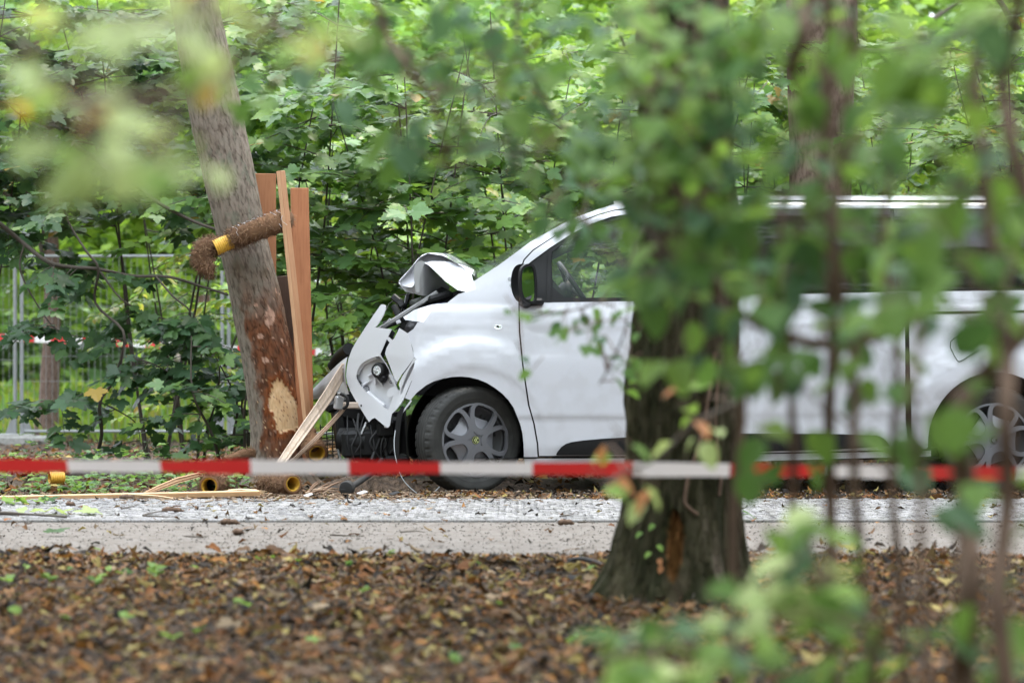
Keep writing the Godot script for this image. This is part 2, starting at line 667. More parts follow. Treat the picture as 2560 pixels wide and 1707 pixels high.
# ---------- the van ----------
func side_z(y: float) -> float:
	# the section of the body side: bulge at the waist, leaning in above the belt
	var t := [[0.12, -0.05], [0.2, -0.035], [0.3, -0.02], [0.45, -0.012], [0.5, 0.0], [0.8, 0.006], [1.05, -0.006], [1.13, -0.016], [1.2, -0.04], [1.5, -0.12], [1.74, -0.2], [1.82, -0.25], [1.87, -0.33], [1.95, -0.5]]
	if y <= t[0][0]: return t[0][1]
	for k in t.size() - 1:
		if y <= t[k + 1][0]:
			var u: float = (y - t[k][0]) / (t[k + 1][0] - t[k][0])
			var p0: float = t[max(k - 1, 0)][1]
			var p3: float = t[min(k + 2, t.size() - 1)][1]
			var a: float = t[k][1]
			var b: float = t[k + 1][1]
			u = u * u * (3 - 2 * u) * 0.35 + u * 0.65
			return lerp(a, b, u)
	return t[-1][1]

func body_z(x: float, y: float) -> float:
	var z := side_z(y)
	if x < -0.2:
		var u := (-0.2 - x) / 1.2
		z -= 0.75 * u * u * u * (0.5 + 0.5 * u) + 0.1 * u * u
	# flares round the two arches
	for h in [[-0.235, 0.3375], [3.02, 0.3]]:
		var d := Vector2(x - h[0], (y - h[1]) * 0.97).length()
		z += 0.03 * (1.0 - smoothstep(0.56, 0.66, d)) * smoothstep(0.2, 0.5, y + 0.25) * (1.0 - smoothstep(-0.1, 0.06, x) if h[0] < 0 else 1.0)
		z -= 0.012 * smoothstep(0.46, 0.4, d)
	# press line of the doors
	if x > 0.1: z += 0.008 * exp(-((y - 1.08) / 0.035) ** 2)
	return z

func far_z(x: float, y: float) -> float:
	return -1.92 - body_z(x, y)

const ARCH_F := [1000, 1041, 1010, 1022, 1022, 1005, 1041, 982, 1065, 963, 1085, 953, 1108, 946, 1130, 942, 1152, 941, 1174, 943, 1195, 948, 1217, 957, 1238, 970, 1256, 984, 1271, 1000, 1284, 1019, 1293, 1041, 1301, 1062, 1306, 1083, 1309, 1112, 1310, 1143]

func wheel(at: Vector3, steer: float, root: Node3D, way := 1.0) -> void:
	# axis along local z, the outer face towards +z
	var w := Node3D.new()
	w.name = "wheel"
	w.position = at - root.position
	root.add_child(w, true)
	var turn := Basis(Vector3.UP, steer + (0.0 if way > 0 else PI))
	var xf := Transform3D(turn, at)
	var R := 0.338
	# tyre
	var g := G.new()
	var prof := [[0.222, 0.075], [0.226, 0.088], [0.236, 0.094], [0.246, 0.0955], [0.262, 0.1025], [0.265, 0.1035], [0.268, 0.1025], [0.285, 0.108], [0.3, 0.109], [0.303, 0.1095], [0.306, 0.1085], [0.318, 0.105], [0.327, 0.098], [0.332, 0.09], [0.3345, 0.081], [0.3365, 0.066]]
	for k in 4:
		var c: float = [0.054, 0.018, -0.018, -0.054][k]
		prof += [[R, c + 0.0055], [R - 0.009, c + 0.004], [R - 0.009, c - 0.004], [R, c - 0.0055]]
	prof += [[0.3365, -0.066], [0.3345, -0.081], [0.327, -0.098], [0.306, -0.108], [0.285, -0.108], [0.236, -0.094], [0.222, -0.075]]
	g.lathe(xf, prof, 240)
	var ring := 241
	for k in prof.size():
		var z: float = absf(prof[k][1])
		if prof[k][0] > 0.325 and z > 0.058 and z < 0.1:
			for s in 241:
				if s % 6 == 0:
					var d := g.v[k * ring + s] - at
					var axis := turn.z
					var rad := d - axis * d.dot(axis)
					g.v[k * ring + s] -= rad.normalized() * 0.008
		if prof[k][0] > 0.3 and prof[k][0] < 0.32:
			for s in 241:
				if s % 3 == 0: g.v[k * ring + s] -= turn.z * 0.0012 * signf(prof[k][1])
	for k in g.n.size(): g.n[k] = Vector3.ZERO
	g.smooth()
	part("tyre", g, M.tyre, w)
	# steel wheel and brake behind the cover
	g = G.new()
	g.lathe(xf, [[0.0, 0.02], [0.13, 0.03], [0.17, 0.03], [0.2, 0.055], [0.222, 0.078], [0.222, -0.09]], 48)
	g.lathe(xf, [[0.0, 0.052], [0.06, 0.05], [0.075, 0.03]], 24)
	part("rim", g, M.engine_grey, w)
	for k in 8:
		var b := G.new()
		var a := TAU * (k + 0.3) / 8
		b.lathe(xf * Transform3D(Basis(), Vector3(cos(a) * 0.165, sin(a) * 0.165, 0)), [[0.0, 0.036], [0.022, 0.036], [0.024, 0.026]], 12)
		part("rim_hole", b, M.dark_inside, w)
	for k in 5:
		var b := G.new()
		var a := TAU * (k + 0.1) / 5
		b.lathe(xf * Transform3D(Basis(), Vector3(cos(a) * 0.085, sin(a) * 0.085, 0)), [[0.0, 0.06], [0.009, 0.06], [0.0105, 0.05], [0.0105, 0.02]], 8)
		part("wheel_bolt", b, M.zinc, w)
	# cover: outer ring, hub, five loops
	var dome := func(x: float, y: float) -> float: return 0.1 - 0.16 * (x * x + y * y)
	g = G.new()
	panel(g, circle(Vector2.ZERO, 0.243, 72), [circle(Vector2.ZERO, 0.218, 72)], dome, 0.05, 0.02, 1.0, xf)
	g.lathe(xf, [[0.238, 0.094], [0.2435, 0.089], [0.2445, 0.08]], 72)
	panel(g, circle(Vector2.ZERO, 0.052, 30), [circle(Vector2.ZERO, 0.0265, 30)], dome, 0.03, 0.02, 1.0, xf)
	for k in 5:
		var a := deg_to_rad(-2.0 + 72.0 * k)
		var rot := func(q: PackedVector2Array) -> PackedVector2Array:
			var o := PackedVector2Array()
			for t in q: o.append(t.rotated(a))
			return o
		var outer: PackedVector2Array = rot.call(rounded(PackedVector2Array([Vector2(0.036, -0.03), Vector2(0.1, -0.082), Vector2(0.2, -0.104), Vector2(0.231, -0.06), Vector2(0.234, 0.0), Vector2(0.231, 0.06), Vector2(0.2, 0.104), Vector2(0.1, 0.082), Vector2(0.036, 0.03)]), 2))
		var inner: PackedVector2Array = rot.call(rounded(PackedVector2Array([Vector2(0.078, -0.026), Vector2(0.116, -0.052), Vector2(0.186, -0.076), Vector2(0.216, -0.055), Vector2(0.219, 0.0), Vector2(0.216, 0.055), Vector2(0.186, 0.076), Vector2(0.116, 0.052), Vector2(0.078, 0.026)]), 2))
		var lift := func(x: float, y: float) -> float: return 0.106 - 0.16 * (x * x + y * y)
		panel(g, outer, [inner], lift, 0.04, 0.03, 1.0, xf)
		# the sloping inner face of the loop
		var lip := G.new()
		var slope := func(x: float, y: float) -> float: return 0.094 - 0.45 * (Vector2(x, y).length() - 0.06)
		panel(lip, rot.call(rounded(PackedVector2Array([Vector2(0.062, -0.036), Vector2(0.108, -0.07), Vector2(0.15, -0.075), Vector2(0.14, 0.0), Vector2(0.15, 0.075), Vector2(0.108, 0.07), Vector2(0.062, 0.036)]), 1)), [], slope, 0.03, 0.012, 1.0, xf)
		part("cover_pocket", lip, M.hub_light, w)
	part("wheel_cover", g, M.hub_grey, w)
	# badge: a ring round a double chevron
	g = G.new()
	g.lathe(xf, [[0.0, 0.101], [0.0262, 0.101]], 32)
	var badge := part("badge", g, M.black_gloss, w)
	g = G.new()
	var flat := func(_x: float, _y: float) -> float: return 0.1025
	panel(g, circle(Vector2.ZERO, 0.0232, 32), [circle(Vector2.ZERO, 0.0212, 32)], flat, 0.03, 0.001, 1.0, xf)
	for k in 2:
		var x0 := -0.013 + 0.0125 * k
		panel(g, PackedVector2Array([Vector2(x0, 0), Vector2(x0 + 0.0135, -0.0155), Vector2(x0 + 0.0185, -0.0155), Vector2(x0 + 0.0062, 0), Vector2(x0 + 0.0185, 0.0155), Vector2(x0 + 0.0135, 0.0155)]), [], flat, 0.05, 0.001, 1.0, xf)
	var ch := part("chevron_mark", g, M.badge_green if steer > 0.1 else M.hub_light, w)
	ch.set_meta("label", "ring with two chevrons pointing sideways")

func build_van() -> void:
	var root := thing("white_van", "white passenger van with its nose smashed against a leaning tree", "van", Vector3(1.35, 0, -0.95))
	var bz: Callable = body_z
	var fz: Callable = far_z
	var g: G
	# fender with the arch cut out
	var pts := [1030, 1002, 1012, 995, 1030, 951, 1037, 900, 1030, 868, 1018, 833, 1033, 822, 1043, 806, 1058, 806, 1079, 776, 1117, 757, 1145, 735, 1168, 728, 1194, 722, 1240, 700, 1275, 690, 1296, 690, 1296, 759, 1297, 830, 1305, 912, 1315, 980, 1320, 1013, 1333, 1059, 1342, 1110, 1344, 1143, 1310, 1143]
	var ar := ARCH_F.duplicate()
	for k in range(ar.size() - 4, -1, -2):
		pts += [ar[k], ar[k + 1]]
	g = G.new()
	panel(g, poly(pts), [], bz, 0.035, 0.025)
	var fender := part("front_fender", g, M.white_paint, root)
	# small clear indicator on the fender
	g = G.new()
	panel(g, circle(e2(1245, 817), 0.026, 20, 0.016), [], bz, 0.05, 0.006, 1.0, Transform3D.IDENTITY, 0.004)
	var ind := part("side_indicator", g, M.chrome, fender)
	g = G.new()
	panel(g, circle(e2(1244, 816), 0.008, 8, 0.007), [], bz, 0.05, 0.003, 1.0, Transform3D.IDENTITY, 0.0065)
	part("indicator_bulb", g, M.engine_grey, fender)
	# bolts that show beside the mirror
	for q in [[1274, 697, 5], [1284, 687, 5], [1281, 713, 7]]:
		g = G.new()
		panel(g, circle(e2(q[0], q[1]), q[2] * 0.0025, 12), [], bz, 0.05, 0.004, 1.0, Transform3D.IDENTITY, 0.004)
		part("fender_bolt", g, M.zinc, fender)
	# torn flap of the fender's top, bent up
	g = G.new()
	var flap := [[1010, 799, -0.20], [1005, 792, -0.24], [1033, 774, -0.25], [1079, 760, -0.2], [1117, 756, -0.15], [1100, 768, -0.1], [1079, 777, -0.1], [1068, 790, -0.11], [1058, 806, -0.13], [1035, 803, -0.17]]
	var fp := PackedVector2Array()
	for q in flap: fp.append(e2(q[0], q[1]))
	if Geometry2D.is_polygon_clockwise(fp): fp.reverse()
	panel(g, fp, [], func(x: float, y: float) -> float: return -0.1 + 0.32 * (x + 0.5) - 0.5 * (y - 1.1) + 0.02 * sin(x * 30), 0.03, 0.003)
	part("torn_fender_flap", g, M.white_paint, fender)
	# A-pillar and the frame over the front door
	g = G.new()
	panel(g, poly([1183, 703, 1246, 662, 1327, 602, 1430, 544, 1501, 518, 1539, 506, 1598, 500, 1700, 493, 1700, 512, 1598, 513, 1540, 520, 1500, 531, 1427, 560.5, 1379, 592.5, 1333, 622, 1309, 647, 1298, 679, 1291, 694, 1275, 694, 1240, 704, 1194, 726]), [], bz, 0.035, 0.02, 1.0, Transform3D.IDENTITY, -0.0025)
	part("windscreen_pillar", g, M.white_paint, root)
	# front door
	g = G.new()
	var win := poly([1310, 757, 1304, 690, 1312, 668, 1326, 654, 1376, 617, 1430, 582, 1481, 556, 1532, 538, 1598, 527, 1672, 522, 1672, 751, 1500, 754])
	panel(g, poly([1300, 681, 1299, 759, 1301, 830, 1309, 912, 1319, 980, 1324, 1013, 1337, 1059, 1346, 1110, 1348, 1140, 1690, 1139, 1690, 516, 1598, 517, 1540, 523, 1500, 534, 1427, 563, 1379, 595, 1334, 625, 1312, 649]), [win], bz, 0.04, 0.025)
	var door := part("front_door", g, M.white_paint, root)
	# black window frame of the door, the corner triangle and the belt strip
	g = G.new()
	var pane := rounded(poly([1382, 744, 1380, 632, 1381, 626, 1430, 594, 1481, 568, 1532, 550, 1598, 538, 1660, 533, 1660, 742, 1500, 744]), 1)
	panel(g, Geometry2D.offset_polygon(win, 0.004)[0], [pane], bz, 0.04, 0.02, 1.0, Transform3D.IDENTITY, -0.008)
	part("window_frame", g, M.black_plastic, door)
	g = G.new()
	panel(g, poly([1366, 756, 1371, 628, 1376, 624, 1379, 624, 1377, 756]), [], bz, 0.04, 0.01, 1.0, Transform3D.IDENTITY, 0.002)
	part("window_bar", g, M.black_plastic, door)
	g = G.new()
	panel(g, Geometry2D.offset_polygon(pane, 0.006)[0], [], bz, 0.04, 0.0, 1.0, Transform3D.IDENTITY, -0.016)
	part("window_pane", g, M.glass, door)
	# sliding door and the rear side, below the windows
	g = G.new()
	panel(g, poly([1698, 745, 1842, 738, 2264, 729, 2264, 1050, 2271, 1108, 2264, 1124, 1698, 1138]), [], bz, 0.05, 0.025)
	var sld := part("sliding_door", g, M.white_paint, root)
	g = G.new()
	var rear := [2273, 729, 2810, 722, 2822, 900, 2815, 1090, 2660, 1100]
	for k in 25:
		var a := -0.05 + (PI + 0.1) * k / 24.0
		rear += [2489 + 168 * cos(a), 1108 - 178 * sin(a)]
	rear += [2318, 1122, 2280, 1124, 2280, 1108]
	panel(g, poly(rear), [], bz, 0.05, 0.025)
	var quarter := part("rear_side", g, M.white_paint, root)
	# tank flap: a fine dark joint round a plate
	var flapo := rounded(poly([2371, 857, 2396, 838, 2436, 832, 2448, 880, 2441, 878, 2400, 906, 2390, 902]), 1)
	g = G.new()
	panel(g, flapo, [Geometry2D.offset_polygon(flapo, -0.005)[0]], bz, 0.05, 0.002, 1.0, Transform3D.IDENTITY, 0.003)
	part("tank_flap_joint", g, M.dark_inside, quarter)
	g = G.new()
	panel(g, Geometry2D.offset_polygon(flapo, -0.005)[0], [], bz, 0.05, 0.003, 1.0, Transform3D.IDENTITY, 0.0035)
	part("tank_flap", g, M.white_paint, quarter)
	# rail of the sliding door
	g = G.new()
	panel(g, poly([2300, 779, 2640, 774, 2640, 780, 2300, 786]), [], bz, 0.06, 0.006, 1.0, Transform3D.IDENTITY, 0.003)
	part("door_rail", g, M.dark_inside, quarter)
	# dark side windows
	for q in [[1690, 521, 2238, 517, 2240, 727, 1842, 734, 1690, 742], [2248, 517, 2770, 520, 2790, 716, 2248, 727]]:
		g = G.new()
		panel(g, poly(q), [], bz, 0.05, 0.02, 1.0, Transform3D.IDENTITY, -0.004)
		var sw := part("side_window", g, M.black_gloss, root)
		sw.set_meta("label", "black tinted side window")
	g = G.new()
	panel(g, poly([2238, 517, 2248, 517, 2248, 727, 2240, 727]), [], bz, 0.06, 0.01, 1.0, Transform3D.IDENTITY, -0.014)
	part("window_seal", g, M.rubber, root)
	# the edge of the roof, in two strips with a joint
	g = G.new()
	panel(g, poly([1700, 499, 2830, 501, 2815, 518, 1700, 514]), [], bz, 0.05, 0.02, 1.0, Transform3D.IDENTITY, 0.002)
	part("roof_rail", g, M.white_paint, root)
	# roof skin from side to side
	g = G.new()
	var rows := 24
	var rx := [1540, 1600, 1700, 1900, 2200, 2500, 2700, 2800, 2826]
	var ry := [505, 499, 494, 491, 490, 490, 492, 497, 505]
	for i in rx.size():
		for j in rows + 1:
			var t := j / float(rows)
			var b := e2(rx[i], ry[i] + 3)
			var zz := side_z(b.y)
			var arc := 1.0 - pow(absf(t * 2 - 1), 3.0)
			g.p(Vector3(b.x, b.y + 0.055 * arc - 0.003, lerp(zz, -1.92 - zz, t)))
	for i in rx.size() - 1:
		for j in rows:
			var a := i * (rows + 1) + j
			g.quad(a, a + rows + 1, a + rows + 2, a + 1)
	for k in range(0, g.ix.size(), 3):
		var t := g.ix[k + 1]
		g.ix[k + 1] = g.ix[k + 2]
		g.ix[k + 2] = t
	g.smooth()
	if g.n[60].y < 0:
		for k in range(0, g.ix.size(), 3):
			var t := g.ix[k + 1]
			g.ix[k + 1] = g.ix[k + 2]
			g.ix[k + 2] = t
		for k in g.n.size(): g.n[k] = -g.n[k]
	part("roof", g, M.white_paint, root)
	# windscreen: bowed out in the middle
	g = G.new()
	var lower := e2(1190, 704)
	var upper := e2(1508, 520)
	for i in 13:
		var t := i / 12.0
		var b := lower.lerp(upper, t) + Vector2(-0.012, 0.022) * sin(PI * t)
		var zz := side_z(b.y) - 0.02
		for j in 21:
			var s := j / 20.0
			var bow := 1.0 - (s * 2 - 1) ** 2
			g.p(Vector3(b.x - 0.075 * bow * (1 - 0.35 * t), b.y + 0.075 * bow * (0.7 - 0.3 * t), lerp(zz, -1.92 - zz, s)))
	for i in 12:
		for j in 20:
			var a := i * 21 + j
			g.quad(a, a + 1, a + 22, a + 21)
	part("windscreen", g, M.glass, root)
	# black lower mouldings and the sill
	g = G.new()
	panel(g, rounded(poly([1389, 1136, 1408, 1112, 1436, 1103, 1526, 1095, 1686, 1088, 1686, 1137, 1395, 1139]), 1), [], bz, 0.04, 0.03, 1.0, Transform3D.IDENTITY, 0.014)
	part("door_moulding", g, M.black_plastic, door)
	g = G.new()
	panel(g, rounded(poly([1702, 1088, 1837, 1083, 2190, 1086, 2216, 1098, 2228, 1120, 1702, 1134]), 1), [], bz, 0.04, 0.03, 1.0, Transform3D.IDENTITY, 0.014)
	part("door_moulding", g, M.black_plastic, sld)
	g = G.new()
	panel(g, poly([1311, 1147, 1700, 1146, 1700, 1142, 1840, 1137, 2260, 1129, 2330, 1126, 2330, 1141, 1840, 1155, 1400, 1164, 1313, 1165]), [], bz, 0.06, 0.08, 1.0, Transform3D.IDENTITY, -0.012)
	part("sill", g, M.white_paint, root)
	# black inner shell behind joints, arches; floor
	g = G.new()
	panel(g, poly([1300, 690, 1292, 760, 1312, 1010, 1340, 1145, 2330, 1130, 2335, 1060, 2360, 980, 2420, 935, 2488, 920, 2560, 935, 2620, 990, 2650, 1110, 2810, 1095, 2815, 735, 1700, 748, 1690, 760, 1310, 762]), [], bz, 0.08, 0.0, 1.0, Transform3D.IDENTITY, -0.04)
	g.box(Transform3D(Basis(), Vector3(2.03, 0.24, -0.96)), Vector3(3.55, 0.08, 1.3), 0.01)
	g.box(Transform3D(Basis(), Vector3(3.83, 0.85, -0.96)), Vector3(0.05, 1.1, 1.7), 0.01)
	part("underbody", g, M.dark_inside, root)
	# wheel houses
	for h in [[-0.235, 0.345, 0.405], [3.02, 0.33, 0.43]]:
		g = G.new()
		g.lathe(Transform3D(Basis(), Vector3(h[0], h[1], 0)), [[0.0, -0.42], [h[2] * 1.02, -0.42], [h[2] * 1.05, -0.05]], 48)
		for k in g.v.size():
			if g.v[k].y < 0.22: g.v[k].y = 0.22
		g.n.fill(Vector3.ZERO)
		g.smooth()
		part("wheel_arch_liner", g, M.black_plastic, root)
	wheel(Vector3(-0.275, 0.336, -0.12), deg_to_rad(28), root)
	wheel(Vector3(3.02, 0.336, -0.13), 0.0, root)
	wheel(Vector3(-0.232, 0.336, -1.79), deg_to_rad(24) , root, -1.0)
	wheel(Vector3(3.02, 0.336, -1.79), 0.0, root, -1.0)
	# far side of the body
	g = G.new()
	var farwin := poly([1385, 735, 1385, 634, 1430, 613, 1481, 598, 1532, 588, 1598, 582, 1680, 578, 1680, 740])
	panel(g, poly([1100, 830, 1194, 722, 1240, 665, 1327, 602, 1430, 544, 1501, 518, 1600, 500, 2820, 500, 2815, 1090, 2660, 1100, 2640, 1000, 2570, 940, 2488, 925, 2410, 940, 2350, 990, 2320, 1125, 1320, 1140, 1290, 1030, 1240, 970, 1150, 940, 1080, 955, 1020, 1010]), [farwin], fz, 0.08, 0.03, -1.0)
	part("far_side", g, M.white_paint, root)
	g = G.new()
	panel(g, Geometry2D.offset_polygon(farwin, 0.005)[0], [], fz, 0.08, 0.0, -1.0, Transform3D.IDENTITY, -0.02)
	part("far_window_pane", g, M.glass, root)
	g = G.new()
	panel(g, poly([1194, 722, 1240, 665, 1327, 602, 1430, 544, 1501, 518, 1700, 510, 1700, 1130, 1340, 1130, 1290, 760]), [farwin], fz, 0.08, 0.02, -1.0, Transform3D.IDENTITY, -0.04)
	part("far_lining", g, M.black_plastic, root)
	# dashboard, wheel, seats, bulkhead
	g = G.new()
	var dash := poly([1290, 720, 1330, 705, 1380, 695, 1402, 720, 1418, 760, 1420, 900, 1300, 900])
	panel(g, dash, [], func(_x: float, _y: float) -> float: return -0.16, 0.06, 1.55)
	part("dashboard", g, M.black_plastic, root)
	g = G.new()
	var wheel_xf := Transform3D(Basis.from_euler(Vector3(0, PI / 2, 0)) * Basis(), Vector3())
	var sc := e2(1441, 712)
	var axis := Vector3(0.83, 0.56, 0.05).normalized()
	var sxv := axis.cross(Vector3(0, 0, 1)).normalized()
	var ringp := []
	for k in 33:
		var a := TAU * k / 32
		ringp.append(Vector3(sc.x, sc.y, -0.52) + (sxv * cos(a) + Vector3(0, 0, 1) * sin(a)) * 0.175)
	g.tube(ringp, [0.017], 8, false)
	for a in [0.4, PI - 0.4, -PI / 2]:
		g.tube([Vector3(sc.x, sc.y, -0.52) - axis * 0.03, Vector3(sc.x, sc.y, -0.52) + (sxv * sin(a) + Vector3(0, 0, 1) * cos(a)) * 0.17], [0.03, 0.016], 6)
	g.lathe(Transform3D(Basis(sxv, axis.cross(sxv), axis), Vector3(sc.x, sc.y, -0.52)), [[0.0, 0.0], [0.06, -0.01], [0.065, -0.06], [0.03, -0.25]], 16)
	for k in g.n.size(): pass
	part("steering_wheel", g, M.black_plastic, root)
	for zz in [-0.5, -1.4]:
		g = G.new()
		g.box(Transform3D(Basis(Vector3(0, 0, 1), -0.25), Vector3(0.98, 1.0, zz)), Vector3(0.14, 0.8, 0.5), 0.05)
		g.box(Transform3D(Basis(), Vector3(0.72, 0.62, zz)), Vector3(0.5, 0.16, 0.5), 0.05)
		g.box(Transform3D(Basis(Vector3(0, 0, 1), -0.2), Vector3(1.09, 1.52, zz)), Vector3(0.1, 0.2, 0.26), 0.04)
		part("front_seat", g, M.dark_inside, root)
	g = G.new()
	g.box(Transform3D(Basis(), Vector3(1.24, 1.0, -0.96)), Vector3(0.04, 1.5, 1.55), 0.01)
	g.box(Transform3D(Basis(), Vector3(0.86, 1.735, -0.96)), Vector3(0.62, 0.02, 1.36), 0.005)
	part("partition", g, M.dark_inside, root)
	# door mirror, knocked askew
	g = G.new()
	var shell := rounded(PackedVector2Array([Vector2(-0.05, 0.11), Vector2(0.05, 0.125), Vector2(0.075, 0.06), Vector2(0.078, -0.07), Vector2(0.06, -0.13), Vector2(0.0, -0.13), Vector2(-0.06, -0.09), Vector2(-0.07, 0.02)]), 2)
	var mirror_at := e2(1328, 708)
	var mxf := Transform3D(Basis.from_euler(Vector3(0.0, 0.72, 0.04)), Vector3(mirror_at.x - 0.02, mirror_at.y, 0.14))
	var cup := func(x: float, y: float) -> float: return 0.09 * (1.0 - (x / 0.13) ** 2 - (y / 0.19) ** 2)
	var front := func(_x: float, _y: float) -> float: return 0.0
	panel(g, shell, [Geometry2D.offset_polygon(shell, -0.016)[0]], front, 0.03, 0.02, 1.0, mxf)
	var mg := part("door_mirror", g, M.black_plastic, root)
	g = G.new()
	panel(g, shell, [], func(x: float, y: float) -> float: return -0.02 - cup.call(x, y), 0.025, 0.0, -1.0, mxf)
	part("mirror_shell", g, M.black_plastic, mg)
	g = G.new()
	panel(g, Geometry2D.offset_polygon(shell, -0.017)[0], [], front, 0.03, 0.0, 1.0, mxf, -0.006)
	part("mirror_glass", g, M.mirror, mg)
	g = G.new()
	g.tube(spline([Vector3(0.09, 1.2, -0.06), Vector3(0.08, 1.205, 0.02), Vector3(0.08, 1.22, 0.1), Vector3(mirror_at.x - 0.03, 1.24, 0.13)], 4), [0.045, 0.045, 0.04, 0.04, 0.035], 10)
	g.box(Transform3D(Basis(), Vector3(0.12, 1.2, -0.02)), Vector3(0.16, 0.05, 0.05), 0.015)
	part("mirror_arm", g, M.black_plastic, mg)
	build_van_front(root)

func hood_at(s: float, t: float) -> Vector3:
	# s from the windscreen (0) to the torn front (1), t from near (0) to far (1)
	var pr := [[1186, 690], [1150, 662], [1104, 636], [1066, 630], [1046, 640], [1016, 676], [992, 702], [1004, 712]]
	var f := s * (pr.size() - 1)
	var k: int = min(int(f), pr.size() - 2)
	var q: Vector2 = e2(pr[k][0], pr[k][1]).lerp(e2(pr[k + 1][0], pr[k + 1][1]), f - k)
	var near := -0.16 - 0.16 * s - 0.05 * sin(s * 5.0)
	var z: float = lerp(near, -1.72 + 0.2 * s, t)
	var dent := -0.09 * sin(PI * t) * s - 0.06 * sin(t * 9.0 + s * 4.0) * t * (1 - t) * 4.0 * s
	return Vector3(q.x - dent * 0.5 + 0.1 * s * sin(PI * t), q.y + 0.05 * sin(PI * t) * (1 - s) + dent * 0.6, z)

func strip_part(called: String, pts: Array, size: Vector2, m: Material, parent: Node, twist := 0.0) -> void:
	# a bent flat bar
	var g := G.new()
	for k in pts.size() - 1:
		var a: Vector3 = pts[k]
		var b: Vector3 = pts[k + 1]
		var x := (b - a).normalized()
		var y := Vector3(0, 0, 1).cross(x).normalized()
		var bas := Basis(x, y, x.cross(y)) * Basis(Vector3(1, 0, 0), twist)
		g.box(Transform3D(bas, (a + b) / 2), Vector3((b - a).length() + size.x * 0.4, size.x, size.y), min(size.x, size.y) * 0.2)
	part(called, g, m, parent)

func P(x: float, y: float, z: float) -> Vector3:
	var q := e2(x, y)
	var k := (EYE.z - z) / 18.0
	return Vector3(q.x * k, 1.0 + (q.y - 1.0) * k, z)

